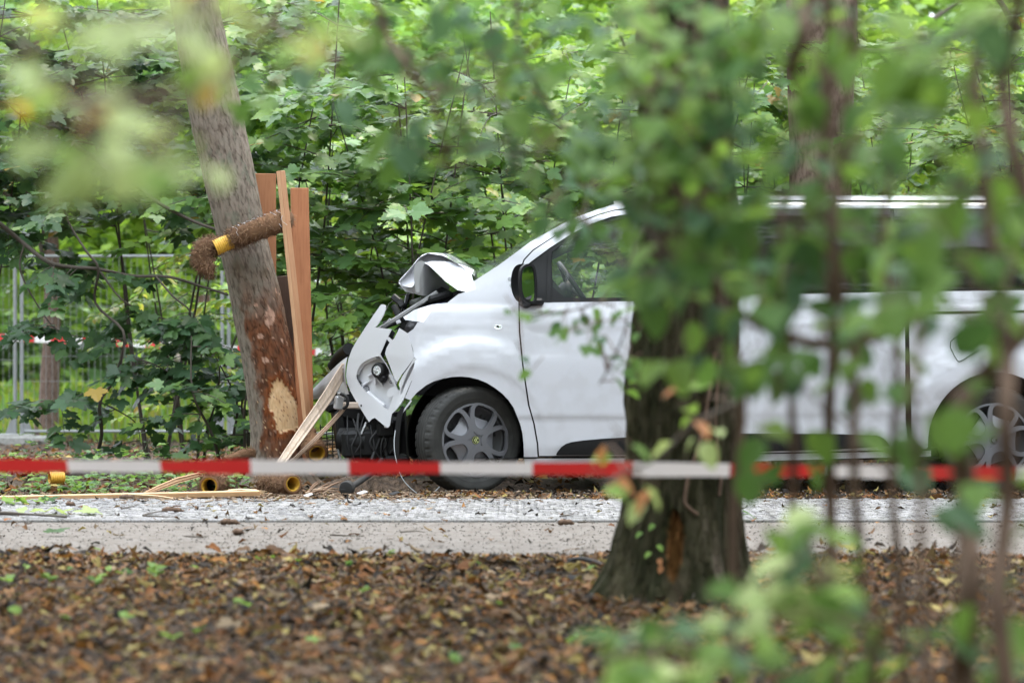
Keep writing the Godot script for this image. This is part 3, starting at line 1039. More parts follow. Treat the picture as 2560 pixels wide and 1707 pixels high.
func build_van_front(root: Node3D) -> void:
	var g := G.new()
	# crumpled bonnet
	for i in 29:
		for j in 25:
			g.p(hood_at(i / 28.0, j / 24.0))
	for i in 28:
		for j in 24:
			var a := i * 25 + j
			g.quad(a, a + 1, a + 26, a + 25)
	var hood := part("bonnet", g, M.white_paint, root)
	hood.set_meta("label", "crumpled bonnet folded up like a tent")
	# its near corner, folded down: the bright flap
	g = G.new()
	var fl := poly([1050, 652, 1064, 653, 1076, 650, 1125, 651, 1160, 662, 1184, 673, 1178, 686, 1181, 697, 1187, 712, 1194, 728, 1182, 731, 1168, 730, 1143, 724, 1126, 712, 1112, 702, 1094, 684, 1076, 667, 1066, 659])
	panel(g, fl, [], func(x: float, y: float) -> float: return -0.1 - 0.75 * (y - 1.27) + 0.1 * (x + 0.25) + 0.012 * sin(x * 40.0 + y * 22.0) * smoothstep(-0.5, -0.3, x), 0.025, 0.004)
	part("bonnet_corner", g, M.white_paint, hood)
	# its grey inner side, seen under the fold
	g = G.new()
	var inr := poly([1040, 665, 1049, 655, 1063, 655, 1074, 668, 1094, 688, 1112, 706, 1122, 716, 1100, 728, 1078, 736, 1056, 738, 1034, 734, 1022, 724, 1030, 700])
	panel(g, rounded(inr, 1), [], func(x: float, y: float) -> float: return -0.3 - 1.6 * (x + 0.58) ** 2 - 0.9 * (y - 1.32) ** 2 - 0.25 * smoothstep(-0.57, -0.42, x), 0.03, 0.006)
	part("bonnet_lining", g, M.grey_steel, hood)
	g = G.new()
	panel(g, rounded(poly([1030, 662, 1046, 648, 1062, 652, 1052, 668, 1044, 700, 1048, 728, 1036, 732, 1032, 700]), 1), [], func(x: float, y: float) -> float: return -0.22 - 2.0 * (x + 0.59) ** 2, 0.03, 0.012)
	part("bonnet_lining", g, M.grey_steel, hood)
	g = G.new()
	panel(g, rounded(poly([1046, 634, 1066, 627, 1088, 628, 1108, 631, 1126, 648, 1160, 661, 1120, 656, 1064, 656, 1052, 660, 1044, 674, 1034, 696, 1030, 716, 1018, 716, 1004, 713, 989, 704, 1000, 690, 1018, 671]), 1), [], func(x: float, y: float) -> float: return -0.3 + 0.35 * (x + 0.6) - 0.85 * (y - 1.39) - 0.6 * maxf(0.0, x + 0.5), 0.025, 0.004)
	part("bonnet_corner", g, M.white_paint, hood)
	g = G.new()
	panel(g, poly([990, 704, 1004, 712, 1024, 716, 1030, 733, 1008, 727, 1002, 720]), [], func(_x: float, _y: float) -> float: return -0.34, 0.03, 0.01)
	part("bonnet_edge", g, M.white_plastic, hood)
	# dark engine bay behind it all
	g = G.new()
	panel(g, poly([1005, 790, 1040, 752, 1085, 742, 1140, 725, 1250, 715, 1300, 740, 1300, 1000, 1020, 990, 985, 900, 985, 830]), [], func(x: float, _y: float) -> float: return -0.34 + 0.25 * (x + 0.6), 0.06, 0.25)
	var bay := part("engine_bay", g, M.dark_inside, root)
	for q in [[P(1092, 738, -0.4), Vector3(0.16, 0.05, 0.3)], [P(1060, 770, -0.5), Vector3(0.12, 0.1, 0.4)], [P(1120, 752, -0.42), Vector3(0.1, 0.07, 0.2)]]:
		g = G.new()
		g.box(Transform3D(Basis.from_euler(Vector3(0.1, 0.2, 0.3)), q[0]), q[1], 0.015)
		part("engine_cover", g, M.black_plastic, bay)
	g = G.new()
	panel(g, poly([1048, 776, 1060, 764, 1090, 755, 1118, 752, 1096, 760, 1064, 772]), [], func(_x: float, _y: float) -> float: return -0.29, 0.05, 0.01)
	var glassy := StandardMaterial3D.new()
	glassy.albedo_color = lin(0.02, 0.012, 0.1)
	glassy.roughness = 0.15
	part("washer_tank", g, glassy, bay)
	# the long bent steel strut and loose bits
	strip_part("wing_rail", [P(948, 822, -0.36), P(975, 806, -0.33), P(1008, 785, -0.3), P(1052, 757, -0.28), P(1092, 731, -0.3)], Vector2(0.028, 0.03), M.grey_steel, root)
	strip_part("headlight_bracket", [P(986, 744, -0.45), P(1000, 756, -0.42), P(1008, 768, -0.4)], Vector2(0.045, 0.06), M.black_plastic, root)
	strip_part("headlight_bracket", [P(1020, 738, -0.5), P(1012, 764, -0.45), P(1006, 776, -0.42)], Vector2(0.03, 0.04), M.black_plastic, root)
	strip_part("headlight_bracket", [P(1014, 740, -0.44), P(1008, 776, -0.4)], Vector2(0.006, 0.01), M.zinc, root)
	g = G.new()
	g.tube([P(984, 764, -0.38), P(990, 775, -0.37), P(998, 792, -0.36)], [0.02, 0.022, 0.022], 12)
	part("rubber_hose", g, M.rubber, root)
	strip_part("headlight_bracket", [P(964, 812, -0.42), P(990, 802, -0.38), P(1006, 800, -0.36)], Vector2(0.05, 0.05), M.dark_inside, root)
	g = G.new()
	g.box(Transform3D(Basis(Vector3(0, 0, 1), 0.4), P(996, 805, -0.29)), Vector3(0.03, 0.022, 0.03), 0.004)
	g.tube(spline([P(968, 803, -0.34), P(974, 797, -0.33), P(978, 803, -0.33), P(972, 812, -0.33)], 4), [0.003], 6)
	part("light_socket", g, M.white_plastic, root)
	g = G.new()
	g.tube(spline([P(966, 775, -0.4), P(972, 760, -0.45), P(986, 752, -0.48), P(1010, 748, -0.5)], 5), [0.0025], 5)
	g.tube(spline([P(1005, 770, -0.38), P(1000, 790, -0.35), P(1010, 800, -0.34), P(1030, 812, -0.3)], 5), [0.003], 5)
	part("torn_cable", g, M.rubber, root)
	# dark hole of the lost headlight
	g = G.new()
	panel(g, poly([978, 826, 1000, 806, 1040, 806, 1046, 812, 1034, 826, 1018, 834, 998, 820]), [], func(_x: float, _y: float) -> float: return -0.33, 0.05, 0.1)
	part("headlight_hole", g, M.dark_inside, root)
	g = G.new()
	g.lathe(Transform3D(Basis.from_euler(Vector3(-0.3, -0.6, 0)), P(1024, 818, -0.27)), [[0.0, 0.02], [0.03, 0.01], [0.045, -0.01], [0.05, -0.05]], 20)
	part("headlight_rest", g, M.engine_grey, root)
	# bumper skin, torn loose and hanging
	var bump_z := func(x: float, y: float) -> float:
		var u: float = clampf((-0.6 - x) / 0.5, 0.0, 1.3)
		return -0.06 - 0.42 * pow(u, 1.7) - 0.12 * maxf(0.0, y - 0.85) + 0.02 * sin(y * 7.0)
	var skin := poly([949, 760, 954, 760, 961, 763, 961, 772, 956, 786, 948, 800, 938, 814, 933, 818, 977, 823, 964, 848, 947, 886, 955, 900, 964, 913, 976, 938, 987, 962, 992, 975, 1012, 985, 1004, 1008, 990, 1024, 977, 1036, 972, 1066, 967, 1071, 963, 1070, 933, 1047, 925, 1050, 917, 1058, 893, 1023, 878, 1000, 867, 982, 858, 962, 854, 942, 857, 918, 862, 896, 871, 874, 882, 855, 898, 832, 913, 810, 934, 780])
	var recess := rounded(poly([945, 889, 918, 898, 899, 908, 889, 920, 883, 938, 883, 948, 892, 964, 913, 985, 938, 1005, 959, 1022, 968, 1026, 978, 1000, 986, 962, 974, 936, 962, 912, 953, 900]), 1)
	g = G.new()
	panel(g, skin, [recess], bump_z, 0.03, 0.07)
	var bumper := part("bumper_skin", g, M.white_plastic, root)
	bumper.set_meta("label", "torn white bumper skin hanging from the broken nose")
	# dished back of the recess
	g = G.new()
	panel(g, Geometry2D.offset_polygon(recess, 0.004)[0], [], func(x: float, y: float) -> float: return bump_z.call(x, y) - 0.065 + 0.012 * sin(x * 25.0), 0.03, 0.0)
	part("fog_lamp_recess", g, M.white_plastic, bumper)
	g = G.new()
	for q in [[[885, 936], [892, 922], [902, 910], [918, 902], [938, 894]], [[972, 938], [980, 952], [986, 962]], [[914, 983], [936, 1001], [958, 1017]]]:
		var line := []
		for w in q:
			var b := e2(w[0], w[1])
			line.append(Vector3(b.x, b.y, bump_z.call(b.x, b.y) - 0.03))
		g.tube(line, [0.013], 8)
	part("recess_rib", g, M.white_plastic, bumper)
	# clips, ribs and prints inside the recess
	for q in [[912, 958, 30, 5, 0.5], [932, 950, 5, 26, 0.1], [944, 956, 26, 5, -0.9], [920, 938, 16, 5, 0.5]]:
		g = G.new()
		var b := e2(q[0], q[1])
		g.box(Transform3D(Basis(Vector3(0, 0, 1), q[4]), Vector3(b.x, b.y, bump_z.call(b.x, b.y) - 0.05)), Vector3(q[2] * 0.0025, q[3] * 0.0025, 0.04), 0.003)
		part("recess_rib", g, M.white_plastic, bumper)
	for q in [[890, 956, 0.7], [920, 990, 0.65], [948, 1016, 0.6], [966, 940, -1.1], [976, 958, -1.1]]:
		g = G.new()
		for k in 3:
			var b := e2(q[0] - 3 + k * 4 * cos(q[2]), q[1] + k * 4 * sin(q[2]))
			g.box(Transform3D(Basis(Vector3(0, 0, 1), -q[2]), Vector3(b.x, b.y, bump_z.call(b.x, b.y) - 0.04)), Vector3(0.005, 0.02, 0.012), 0.001)
		part("recess_slot", g, M.dark_inside, bumper)
	g = G.new()
	var ring := []
	for k in 17:
		var b := e2(908 + 8 * cos(TAU * k / 16), 974 + 7 * sin(TAU * k / 16))
		ring.append(Vector3(b.x, b.y, bump_z.call(b.x, b.y) - 0.048))
	g.tube(ring, [0.0022], 5, false)
	part("moulded_ring", g, M.engine_grey, bumper)
	# fog lamp
	var fc := e2(941, 927)
	var fxf := Transform3D(Basis.from_euler(Vector3(-0.05, -0.55, 0)), Vector3(fc.x, fc.y, bump_z.call(fc.x, fc.y) - 0.005))
	g = G.new()
	g.lathe(fxf, [[0.03, 0.012], [0.043, 0.014], [0.05, 0.0], [0.05, -0.05], [0.03, -0.09], [0.0, -0.09]], 28)
	g.box(fxf * Transform3D(Basis(Vector3(0, 0, 1), -0.7), Vector3(0.02, -0.045, -0.02)), Vector3(0.06, 0.05, 0.05), 0.01)
	var fog := part("fog_lamp", g, M.black_plastic, bumper)
	g = G.new()
	g.lathe(fxf, [[0.0, -0.022], [0.01, -0.02], [0.022, -0.008], [0.034, 0.01]], 28)
	part("reflector", g, M.chrome, fog)
	g = G.new()
	g.lathe(fxf, [[0.0, 0.018], [0.02, 0.015], [0.034, 0.01]], 28)
	part("lens", g, M.lens_clear, fog)
	# clear reflector below
	g = G.new()
	panel(g, rounded(poly([965, 976, 980, 966, 988, 972, 984, 986, 972, 995, 964, 992]), 1), [], bump_z, 0.05, 0.02, 1.0, Transform3D.IDENTITY, -0.012)
	part("reflector_pad", g, M.white_plastic, bumper)
	# corner plate beside the lost headlight
	g = G.new()
	var plate_z := func(x: float, y: float) -> float: return bump_z.call(x, y) + 0.035
	panel(g, poly([997, 820, 1018, 833, 1026, 856, 1031, 877, 1037, 891, 1016, 920, 1002, 938, 991, 956, 984, 946, 972, 914, 960, 884, 964, 870, 972, 856, 966, 850, 965, 844, 970, 842, 979, 850, 984, 846]), [], plate_z, 0.03, 0.01)
	part("corner_plate", g, M.white_plastic, bumper)
	# slotted end piece: a narrow loop along the arch
	g = G.new()
	var loop := rounded(poly([1037, 891, 1043, 900, 1042, 914, 1034, 940, 1020, 970, 1008, 1000, 990, 1024, 984, 1020, 990, 1000, 1000, 975, 995, 960, 1006, 938, 1022, 916]), 1)
	var slot := rounded(poly([1035, 904, 1036, 912, 1026, 936, 1012, 962, 1002, 990, 998, 980, 1008, 956, 1020, 926]), 1)
	panel(g, loop, [slot], plate_z, 0.03, 0.03, 1.0, Transform3D.IDENTITY, 0.025)
	part("slotted_end", g, M.white_plastic, bumper)
	g = G.new()
	panel(g, Geometry2D.offset_polygon(slot, 0.004)[0], [], plate_z, 0.03, 0.0, 1.0, Transform3D.IDENTITY, -0.02)
	part("slot_back", g, M.white_plastic, bumper)
	for q in [[1007, 942], [1031, 941], [1006, 1000], [1028, 960], [1000, 1012]]:
		g = G.new()
		for k in 3:
			var b := e2(q[0] + k * 3, q[1] - k * 5)
			g.box(Transform3D(Basis(Vector3(0, 0, 1), 0.5), Vector3(b.x, b.y, plate_z.call(b.x, b.y) + 0.012)), Vector3(0.014, 0.005, 0.012), 0.001)
		part("end_clip", g, M.white_plastic, bumper)
	g = G.new()
	panel(g, poly([976, 824, 985, 832, 974, 852, 962, 880, 952, 898, 946, 888, 962, 852]), [], func(x: float, y: float) -> float: return bump_z.call(x, y) - 0.05, 0.04, 0.02)
	part("bumper_gap", g, M.dark_inside, bumper)
	g = G.new()
	panel(g, circle(e2(896, 1017), 0.006, 8, 0.008), [], bump_z, 0.03, 0.004, 1.0, Transform3D.IDENTITY, 0.002)
	part("bolt_hole", g, M.dark_inside, bumper)
	# torn white lower edge seen from behind, with the seam of clips
	strip_part("torn_edge", [P(966, 1028, -0.2), P(965, 1050, -0.2), P(964, 1068, -0.2)], Vector2(0.02, 0.03), M.white_plastic, bumper)
	# the far half of the bumper, pushed round the tree
	g = G.new()
	for i in 13:
		var t := i / 12.0
		var top := P(lerp(868.0, 768.0, t), lerp(892.0, 988.0, pow(t, 1.15)), lerp(-0.45, -1.5, t))
		var bot := P(lerp(872.0, 776.0, t), lerp(985.0, 1000.0, t), lerp(-0.42, -1.5, t))
		for j in 5:
			g.p(top.lerp(bot, j / 4.0) + Vector3(-0.02 * sin(PI * j / 4.0), 0, 0.02 * sin(t * 9)))
	for i in 12:
		for j in 4:
			var a := i * 5 + j
			g.quad(a, a + 5, a + 6, a + 1)
	part("far_bumper", g, M.white_plastic, root)
	g = G.new()
	g.tube(spline([P(830, 925, -1.0), P(842, 900, -0.95), P(856, 884, -0.85), P(872, 872, -0.7)], 5), [0.02, 0.035, 0.045, 0.04], 10)
	part("grille_top", g, M.black_plastic, root)
	g = G.new()
	panel(g, poly([774, 994, 800, 986, 796, 998, 784, 1006, 776, 1012]), [], func(_x: float, _y: float) -> float: return -1.3, 0.05, 0.02)
	part("grille_end", g, M.black_plastic, root)
	build_guts(root)

func build_guts(root: Node3D) -> void:
	# what hangs out under the bumper
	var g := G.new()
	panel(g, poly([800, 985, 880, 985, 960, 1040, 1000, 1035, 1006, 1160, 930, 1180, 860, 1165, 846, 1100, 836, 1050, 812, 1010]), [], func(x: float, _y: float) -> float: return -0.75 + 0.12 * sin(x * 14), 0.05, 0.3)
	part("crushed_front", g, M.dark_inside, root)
	for q in [[900, 1105, 0.26, 0.17, 0.3, -0.42, 0.05, "radiator_tank"], [850, 1075, 0.07, 0.26, 0.3, -0.6, 0.15, "radiator_tank"], [985, 1090, 0.1, 0.24, 0.12, -0.33, -0.1, "bumper_bracket"], [965, 1072, 0.12, 0.11, 0.05, -0.27, 0.05, "bumper_bracket"], [935, 1060, 0.08, 0.12, 0.1, -0.35, 0.3, "bumper_bracket"], [880, 1030, 0.2, 0.1, 0.2, -0.55, -0.2, "cross_member"], [840, 1010, 0.16, 0.07, 0.2, -0.62, 0.3, "cross_member"], [990, 1150, 0.16, 0.07, 0.2, -0.35, 0.0, "cross_member"]]:
		g = G.new()
		g.box(Transform3D(Basis.from_euler(Vector3(0.05, 0.15, q[6])), P(q[0], q[1], q[5])), Vector3(q[2], q[3], q[4]), 0.018)
		part(q[7], g, M.black_plastic, root)
	# rounded black duct
	g = G.new()
	g.tube([P(848, 1098, -0.36), P(878, 1102, -0.34), P(912, 1104, -0.34)], [0.075, 0.085, 0.08], 16)
	part("air_duct", g, M.black_plastic, root)
	g = G.new()
	g.tube(spline([P(846, 1082, -0.33), P(843, 1100, -0.32), P(846, 1130, -0.32), P(852, 1150, -0.32)], 4), [0.008], 6)
	part("duct_rim", g, M.zinc, root)
	# hanging pipes and wires
	for q in [[[958, 1072, -0.3], [948, 1100, -0.28], [936, 1130, -0.26], [928, 1150, -0.22]], [[930, 1055, -0.4], [938, 1075, -0.34], [944, 1105, -0.3], [935, 1150, -0.3]], [[912, 1060, -0.5], [918, 1100, -0.4], [914, 1140, -0.36], [920, 1160, -0.36]], [[975, 1080, -0.3], [962, 1110, -0.28], [968, 1150, -0.28], [960, 1170, -0.3]]]:
		g = G.new()
		var line := []
		for w in q: line.append(P(w[0], w[1], w[2]))
		g.tube(spline(line, 5), [0.014, 0.012, 0.012, 0.01], 8)
		part("hanging_hose", g, M.rubber, root)
	strip_part("torn_strip", [P(914, 1058, -0.3), P(908, 1072, -0.28), P(902, 1086, -0.27)], Vector2(0.012, 0.03), M.grey_steel, root)
	# bent air grille with slats, light shows through
	for k in 9:
		g = G.new()
		var y := 1066 + k * 9
		g.tube([P(798 + k * 1.5, y + 3, -0.85), P(822, y - 1 + k % 2, -0.8), P(848, y - 3, -0.75)], [0.0035], 5)
		part("grille_slat", g, M.black_plastic, root)
	for k in 4:
		g = G.new()
		g.tube([P(800 + k * 15, 1062, -0.83), P(806 + k * 13, 1148, -0.8)], [0.004], 5)
		part("grille_bar", g, M.black_plastic, root)
	# clear plastic housing, split
	g = G.new()
	g.box(Transform3D(Basis.from_euler(Vector3(0.1, 0.4, -0.1)), P(846, 1007, -0.28)), Vector3(0.05, 0.085, 0.05), 0.008)
	var hous := part("broken_lamp_housing", g, M.grey_steel, root)
	g = G.new()
	g.tube(spline([P(852, 984, -0.24), P(866, 992, -0.22), P(868, 1012, -0.22), P(858, 1022, -0.23)], 4), [0.012, 0.014, 0.014, 0.01], 8)
	part("lamp_frame", g, M.black_plastic, hous)
	g = G.new()
	g.box(Transform3D(Basis(Vector3(0, 0, 1), 0.05), P(853, 983, -0.25)), Vector3(0.045, 0.01, 0.04), 0.002)
	part("lamp_cap", g, M.chrome, hous)
	# bumper beam
	g = G.new()
	g.box(Transform3D(Basis.from_euler(Vector3(0, 0.35, 0)), P(880, 1013, -0.35)), Vector3(0.12, 0.04, 0.05), 0.006)
	part("crash_foam", g, mat("foam", 0.5, 0.4, 0.33, 0.8), root)
	# more torn wiring
	for k in 9:
		g = G.new()
		var s := Vector2(868 + k * 14, 1040 + 8 * sin(k * 2.0))
		g.tube(spline([P(s.x, s.y, -0.34), P(s.x + 10 * sin(k * 1.7), s.y + 35, -0.27), P(s.x - 14 * sin(k * 2.9), s.y + 70, -0.25), P(s.x + 12 * cos(k * 1.3), s.y + 105 + 10 * sin(k * 3.0), -0.28)], 5), [0.004 + 0.002 * (k % 3)], 6)
		part("torn_cable", g, M.rubber, root)
	# loose wire that trails to the ground in front of the wheel
	g = G.new()
	g.tube(spline([P(988, 1076, -0.02), P(985, 1110, 0.04), P(990, 1150, 0.08), P(1008, 1200, 0.12), P(1052, 1239, 0.16), P(1080, 1233, 0.15), P(1099, 1217, 0.14)], 8), [0.0035], 6)
	part("trailing_wire", g, M.zinc, root)
	g = G.new()
	panel(g, poly([992, 1035, 1004, 1015, 1010, 1020, 1002, 1050, 998, 1090, 996, 1150, 986, 1150, 986, 1080]), [], func(x: float, _y: float) -> float: return -0.02 + 0.2 * (x + 0.7), 0.04, 0.1)
	part("arch_liner_edge", g, M.black_plastic, root)

# ---------- the two trees near the van ----------
func on_photo(v: Vector3) -> Vector2:
	var k := (EYE.z - v.z) / 18.0
	return Vector2(1280.0 + v.x * 400.0 / k, 835.0 - (v.y - 1.0) * 400.0 / k)

func lookup(t: Array, y: float) -> Vector2:
	# rows [height, centre x, radius], upward
	if y <= t[0][0]: return Vector2(t[0][1], t[0][2])
	for k in t.size() - 1:
		if y <= t[k + 1][0]:
			var u: float = (y - t[k][0]) / (t[k + 1][0] - t[k][0])
			var p0: int = max(k - 1, 0)
			var p3: int = min(k + 2, t.size() - 1)
			return Vector2(t[k][1], t[k][2]).cubic_interpolate(Vector2(t[k + 1][1], t[k + 1][2]), Vector2(t[p0][1], t[p0][2]), Vector2(t[p3][1], t[p3][2]), u)
	return Vector2(t[-1][1], t[-1][2])

func rows_from(px: Array, z: float) -> Array:
	# [height in the photograph, left edge, right edge], downward -> rows for lookup()
	var o := []
	for q in px:
		var a := S(q[1], q[0], z)
		var b := S(q[2], q[0], z)
		o.append([a.y, (a.x + b.x) / 2, (b.x - a.x) / 2])
	o.reverse()
	return o

func trunk_mesh(rows: Array, z: float, y0: float, y1: float, around: int, along: int, shape: Callable, paint: Callable, skip: Callable) -> Array:
	# [the bark, the part of the surface for which skip() says so]
	var g := G.new()
	var w := G.new()
	g.tinted = true
	w.tinted = true
	var at := []
	for j in along + 1:
		var y: float = lerp(y0, y1, j / float(along))
		var c := lookup(rows, y)
		for i in around + 1:
			var a := TAU * i / around
			var r: float = c.y + shape.call(a, y, c.y)
			var v := Vector3(c.x + cos(a) * r, y, z + sin(a) * r)
			at.append(v)
	for j in along + 1:
		for i in around + 1:
			var v: Vector3 = at[j * (around + 1) + i]
			var t := Vector2(float(i) / around, v.y)
			g.p(v, Vector3.ZERO, t, paint.call(v, TAU * i / around))
			w.p(v, Vector3.ZERO, t, paint.call(v, TAU * i / around))
	for j in along:
		for i in around:
			var a := j * (around + 1) + i
			var mid: Vector3 = (at[a] + at[a + around + 2]) / 2
			var to: G = w if skip.call(mid) else g
			to.quad(a, a + around + 1, a + around + 2, a + 1)
	return [g, w]

func build_crash_tree() -> void:
	var z := -1.0
	var rows := rows_from([[-900, 290, 380], [-300, 368, 486], [0, 424, 544], [326, 480, 614], [588, 540, 665], [762, 578, 707], [980, 616, 750], [1143, 626, 764], [1190, 612, 784], [1225, 585, 815]], z)
	var nz := FastNoiseLite.new()
	nz.seed = 5
	nz.frequency = 1.0
	var wound := PackedVector2Array()
	for q in [[694, 944], [712, 963], [727, 982], [746, 1015], [760, 1042], [761, 1053], [739, 1078], [719, 1074], [700, 1087], [687, 1065], [683, 1034], [673, 1026], [673, 999], [671, 984], [681, 961]]:
		wound.append(Vector2(q[0], q[1]))
	var in_wound := func(v: Vector3) -> bool:
		if v.z < z: return false
		var q := on_photo(v) + Vector2(nz.get_noise_3d(v.x * 30, v.y * 30, 3.0), nz.get_noise_3d(v.x * 30, v.y * 30, 9.0)) * 9.0
		return Geometry2D.is_point_in_polygon(q, wound)
	var shape := func(a: float, y: float, r: float) -> float:
		var d: float = 0.006 * nz.get_noise_3d(cos(a) * 4, y * 3, sin(a) * 4) + 0.004 * nz.get_noise_3d(cos(a) * 22, y * 6, sin(a) * 22) + 0.0025 * nz.get_noise_3d(cos(a) * 60, y * 34, sin(a) * 60)
		d += 0.03 * maxf(0.0, cos(a * 5.0 + 0.6)) * exp(-maxf(0.0, y + 0.02) / 0.12)
		var c := lookup(rows, y)
		if in_wound.call(Vector3(c.x + cos(a) * r, y, z + sin(a) * r)): d = -0.009 + 0.002 * nz.get_noise_3d(cos(a) * 15, y * 4, sin(a) * 15)
		return d
	var paint := func(v: Vector3, a: float) -> Color:
		var q := on_photo(v)
		var n1: float = nz.get_noise_3d(v.x * 9, v.y * 5, v.z * 9)
		var n2: float = nz.get_noise_3d(v.x * 26 + 7, v.y * 14, v.z * 26)
		var n3: float = nz.get_noise_3d(v.x * 80 + 7, v.y * 60, v.z * 80)
		var grey := Color(0.225, 0.195, 0.16).lerp(Color(0.27, 0.215, 0.18), 0.5 + n1)
		grey = grey.lerp(Color(0.155, 0.165, 0.125), smoothstep(0.05, 0.5, n1 - n2 * 0.5) * 0.7)
		if in_wound.call(v):
			var pale := Color(0.62, 0.39, 0.2).lerp(Color(0.7, 0.5, 0.3), 0.5 + n2)
			return pale.lerp(Color(0.22, 0.1, 0.05), smoothstep(0.32, 0.5, n3))
		# rubbed reddish bark on the side that was hit
		var hit := smoothstep(640, 860, q.y + 90 * n1) * (1 - smoothstep(1120, 1190, q.y)) * smoothstep(-0.36, -0.04, cos(a - 0.75) - 0.45 + 0.5 * n1)
		var red := Color(0.2, 0.075, 0.036).lerp(Color(0.12, 0.06, 0.036), 0.5 + n2)
		var col := grey.lerp(red, clampf(hit, 0, 1))
		var near := 1e9
		for k in wound.size():
			near = minf(near, Geometry2D.get_closest_point_to_segment(q, wound[k], wound[(k + 1) % wound.size()]).distance_to(q))
		col = col.lerp(Color(0.27, 0.085, 0.03), (1.0 - smoothstep(3, 20, near + 14 * n2)) * 0.9)
		# flaked spots
		if hit > 0.3 and n2 > 0.46: col = Color(0.46, 0.28, 0.2)
		if near < 60 and n3 > 0.5: col = Color(0.6, 0.42, 0.25)
		for s in [[674, 795, 13, 20], [648, 840, 8, 7], [662, 900, 8, 9], [640, 760, 5, 6]]:
			if ((q.x - s[0]) / s[2]) ** 2 + ((q.y - s[1]) / s[3]) ** 2 < 1.0 + n2 * 1.5: col = Color(0.5, 0.31, 0.23)
		return col * (0.92 + 0.2 * n3)
	var root := thing("leaning_tree", "leaning tree with rubbed reddish bark and a pale wound, hit by the van", "tree", Vector3(S(694, 1205, z).x, 0, z))
	var gw := trunk_mesh(rows, z, -0.12, 3.2, 130, 300, shape, paint, in_wound)
	part("trunk", gw[0], M.bark, root)
	var wnd := part("bare_wood", gw[1], M.raw_wood, root)
	wnd.set_meta("label", "pale bare wood where the bark was torn away")
	var up := trunk_mesh(rows, z, 3.199, 5.2, 40, 30, shape, paint, func(_v: Vector3) -> bool: return false)
	part("trunk", up[0], M.bark, root)
	# crown high above
	var top := lookup(rows, 5.2)
	var xs := []
	var cols := []
	var tw := G.new()
	for k in 9:
		var a := TAU * k / 9.0 + rng.randf() * 0.5
		var from := Vector3(top.x - 0.02 * k, 4.3 + 0.1 * k, z)
		var dir := Vector3(cos(a), 0.7, sin(a)).normalized()
		var bough := spline([from, from + dir * 0.6, from + dir * 1.3 + Vector3(0, 0.2, 0), from + dir * 2.0 + Vector3(0, 0.1, 0)], 3)
		tw.tube(bough, [0.06, 0.05, 0.045, 0.04, 0.035, 0.03, 0.025, 0.02, 0.015, 0.01], 6)
		for t in 4:
			var b: Vector3 = bough[2 + rng.randi() % (bough.size() - 2)]
			spray(b, Vector3(rng.randf_range(-1, 1), rng.randf_range(-0.2, 0.5), rng.randf_range(-1, 1)).normalized(), rng.randf_range(0.5, 0.9), 0.11, xs, cols, tw, DARK)
	part("bough", tw, M.twig, root)
	many("crown", leaf_mesh["maple"], M.leaf, xs, cols, root)

func fuzz(parent: Node, path: Array, radius: float, count: int, length: float, tones := 0) -> void:
	# loose coconut fibres standing out of a wrapping
	var xs := []
	var cols := []
	for k in count:
		var f := rng.randf() * (path.size() - 1)
		var i: int = min(int(f), path.size() - 2)
		var c: Vector3 = path[i].lerp(path[i + 1], f - i)
		var d: Vector3 = (path[i + 1] - path[i]).normalized()
		var o := Vector3(rng.randfn(), rng.randfn(), rng.randfn())
		o = (o - d * o.dot(d)).normalized()
		var along := (o.cross(d) * rng.randf_range(-1, 1) + d * rng.randf_range(-0.7, 0.7) + o * rng.randf_range(0.0, 0.3)).normalized()
		var up := o - along * o.dot(along)
		if up.length() < 0.05: continue
		up = up.normalized()
		if rng.randf() < 0.12: along = (along + o * 0.8).normalized()
		var l := length * rng.randf_range(0.4, 1.2)
		xs.append(Transform3D(Basis(up.cross(along) * 0.0024, up * l, along * l), c + o * radius * rng.randf_range(0.85, 1.04)))
		var t := rng.randf()
		cols.append(Color(0.13, 0.065, 0.035).lerp(Color(0.3, 0.18, 0.1), t * t) * rng.randf_range(0.6, 1.2))
	many("coir_fibre", fibre_mesh(), M.coir, xs, cols, parent)

var _fibre: ArrayMesh
func fibre_mesh() -> ArrayMesh:
	if _fibre: return _fibre
	var g := G.new()
	for k in 5:
		var t := k / 4.0
		g.p(Vector3(-0.5, 0.22 * sin(t * 2.6), t), Vector3.UP)
		g.p(Vector3(0.5, 0.22 * sin(t * 2.6), t), Vector3.UP)
	for k in 4:
		var a := k * 2
		g.quad(a, a + 2, a + 3, a + 1)
	for k in g.n.size(): g.n[k] = Vector3.UP
	_fibre = g.mesh()
	return _fibre

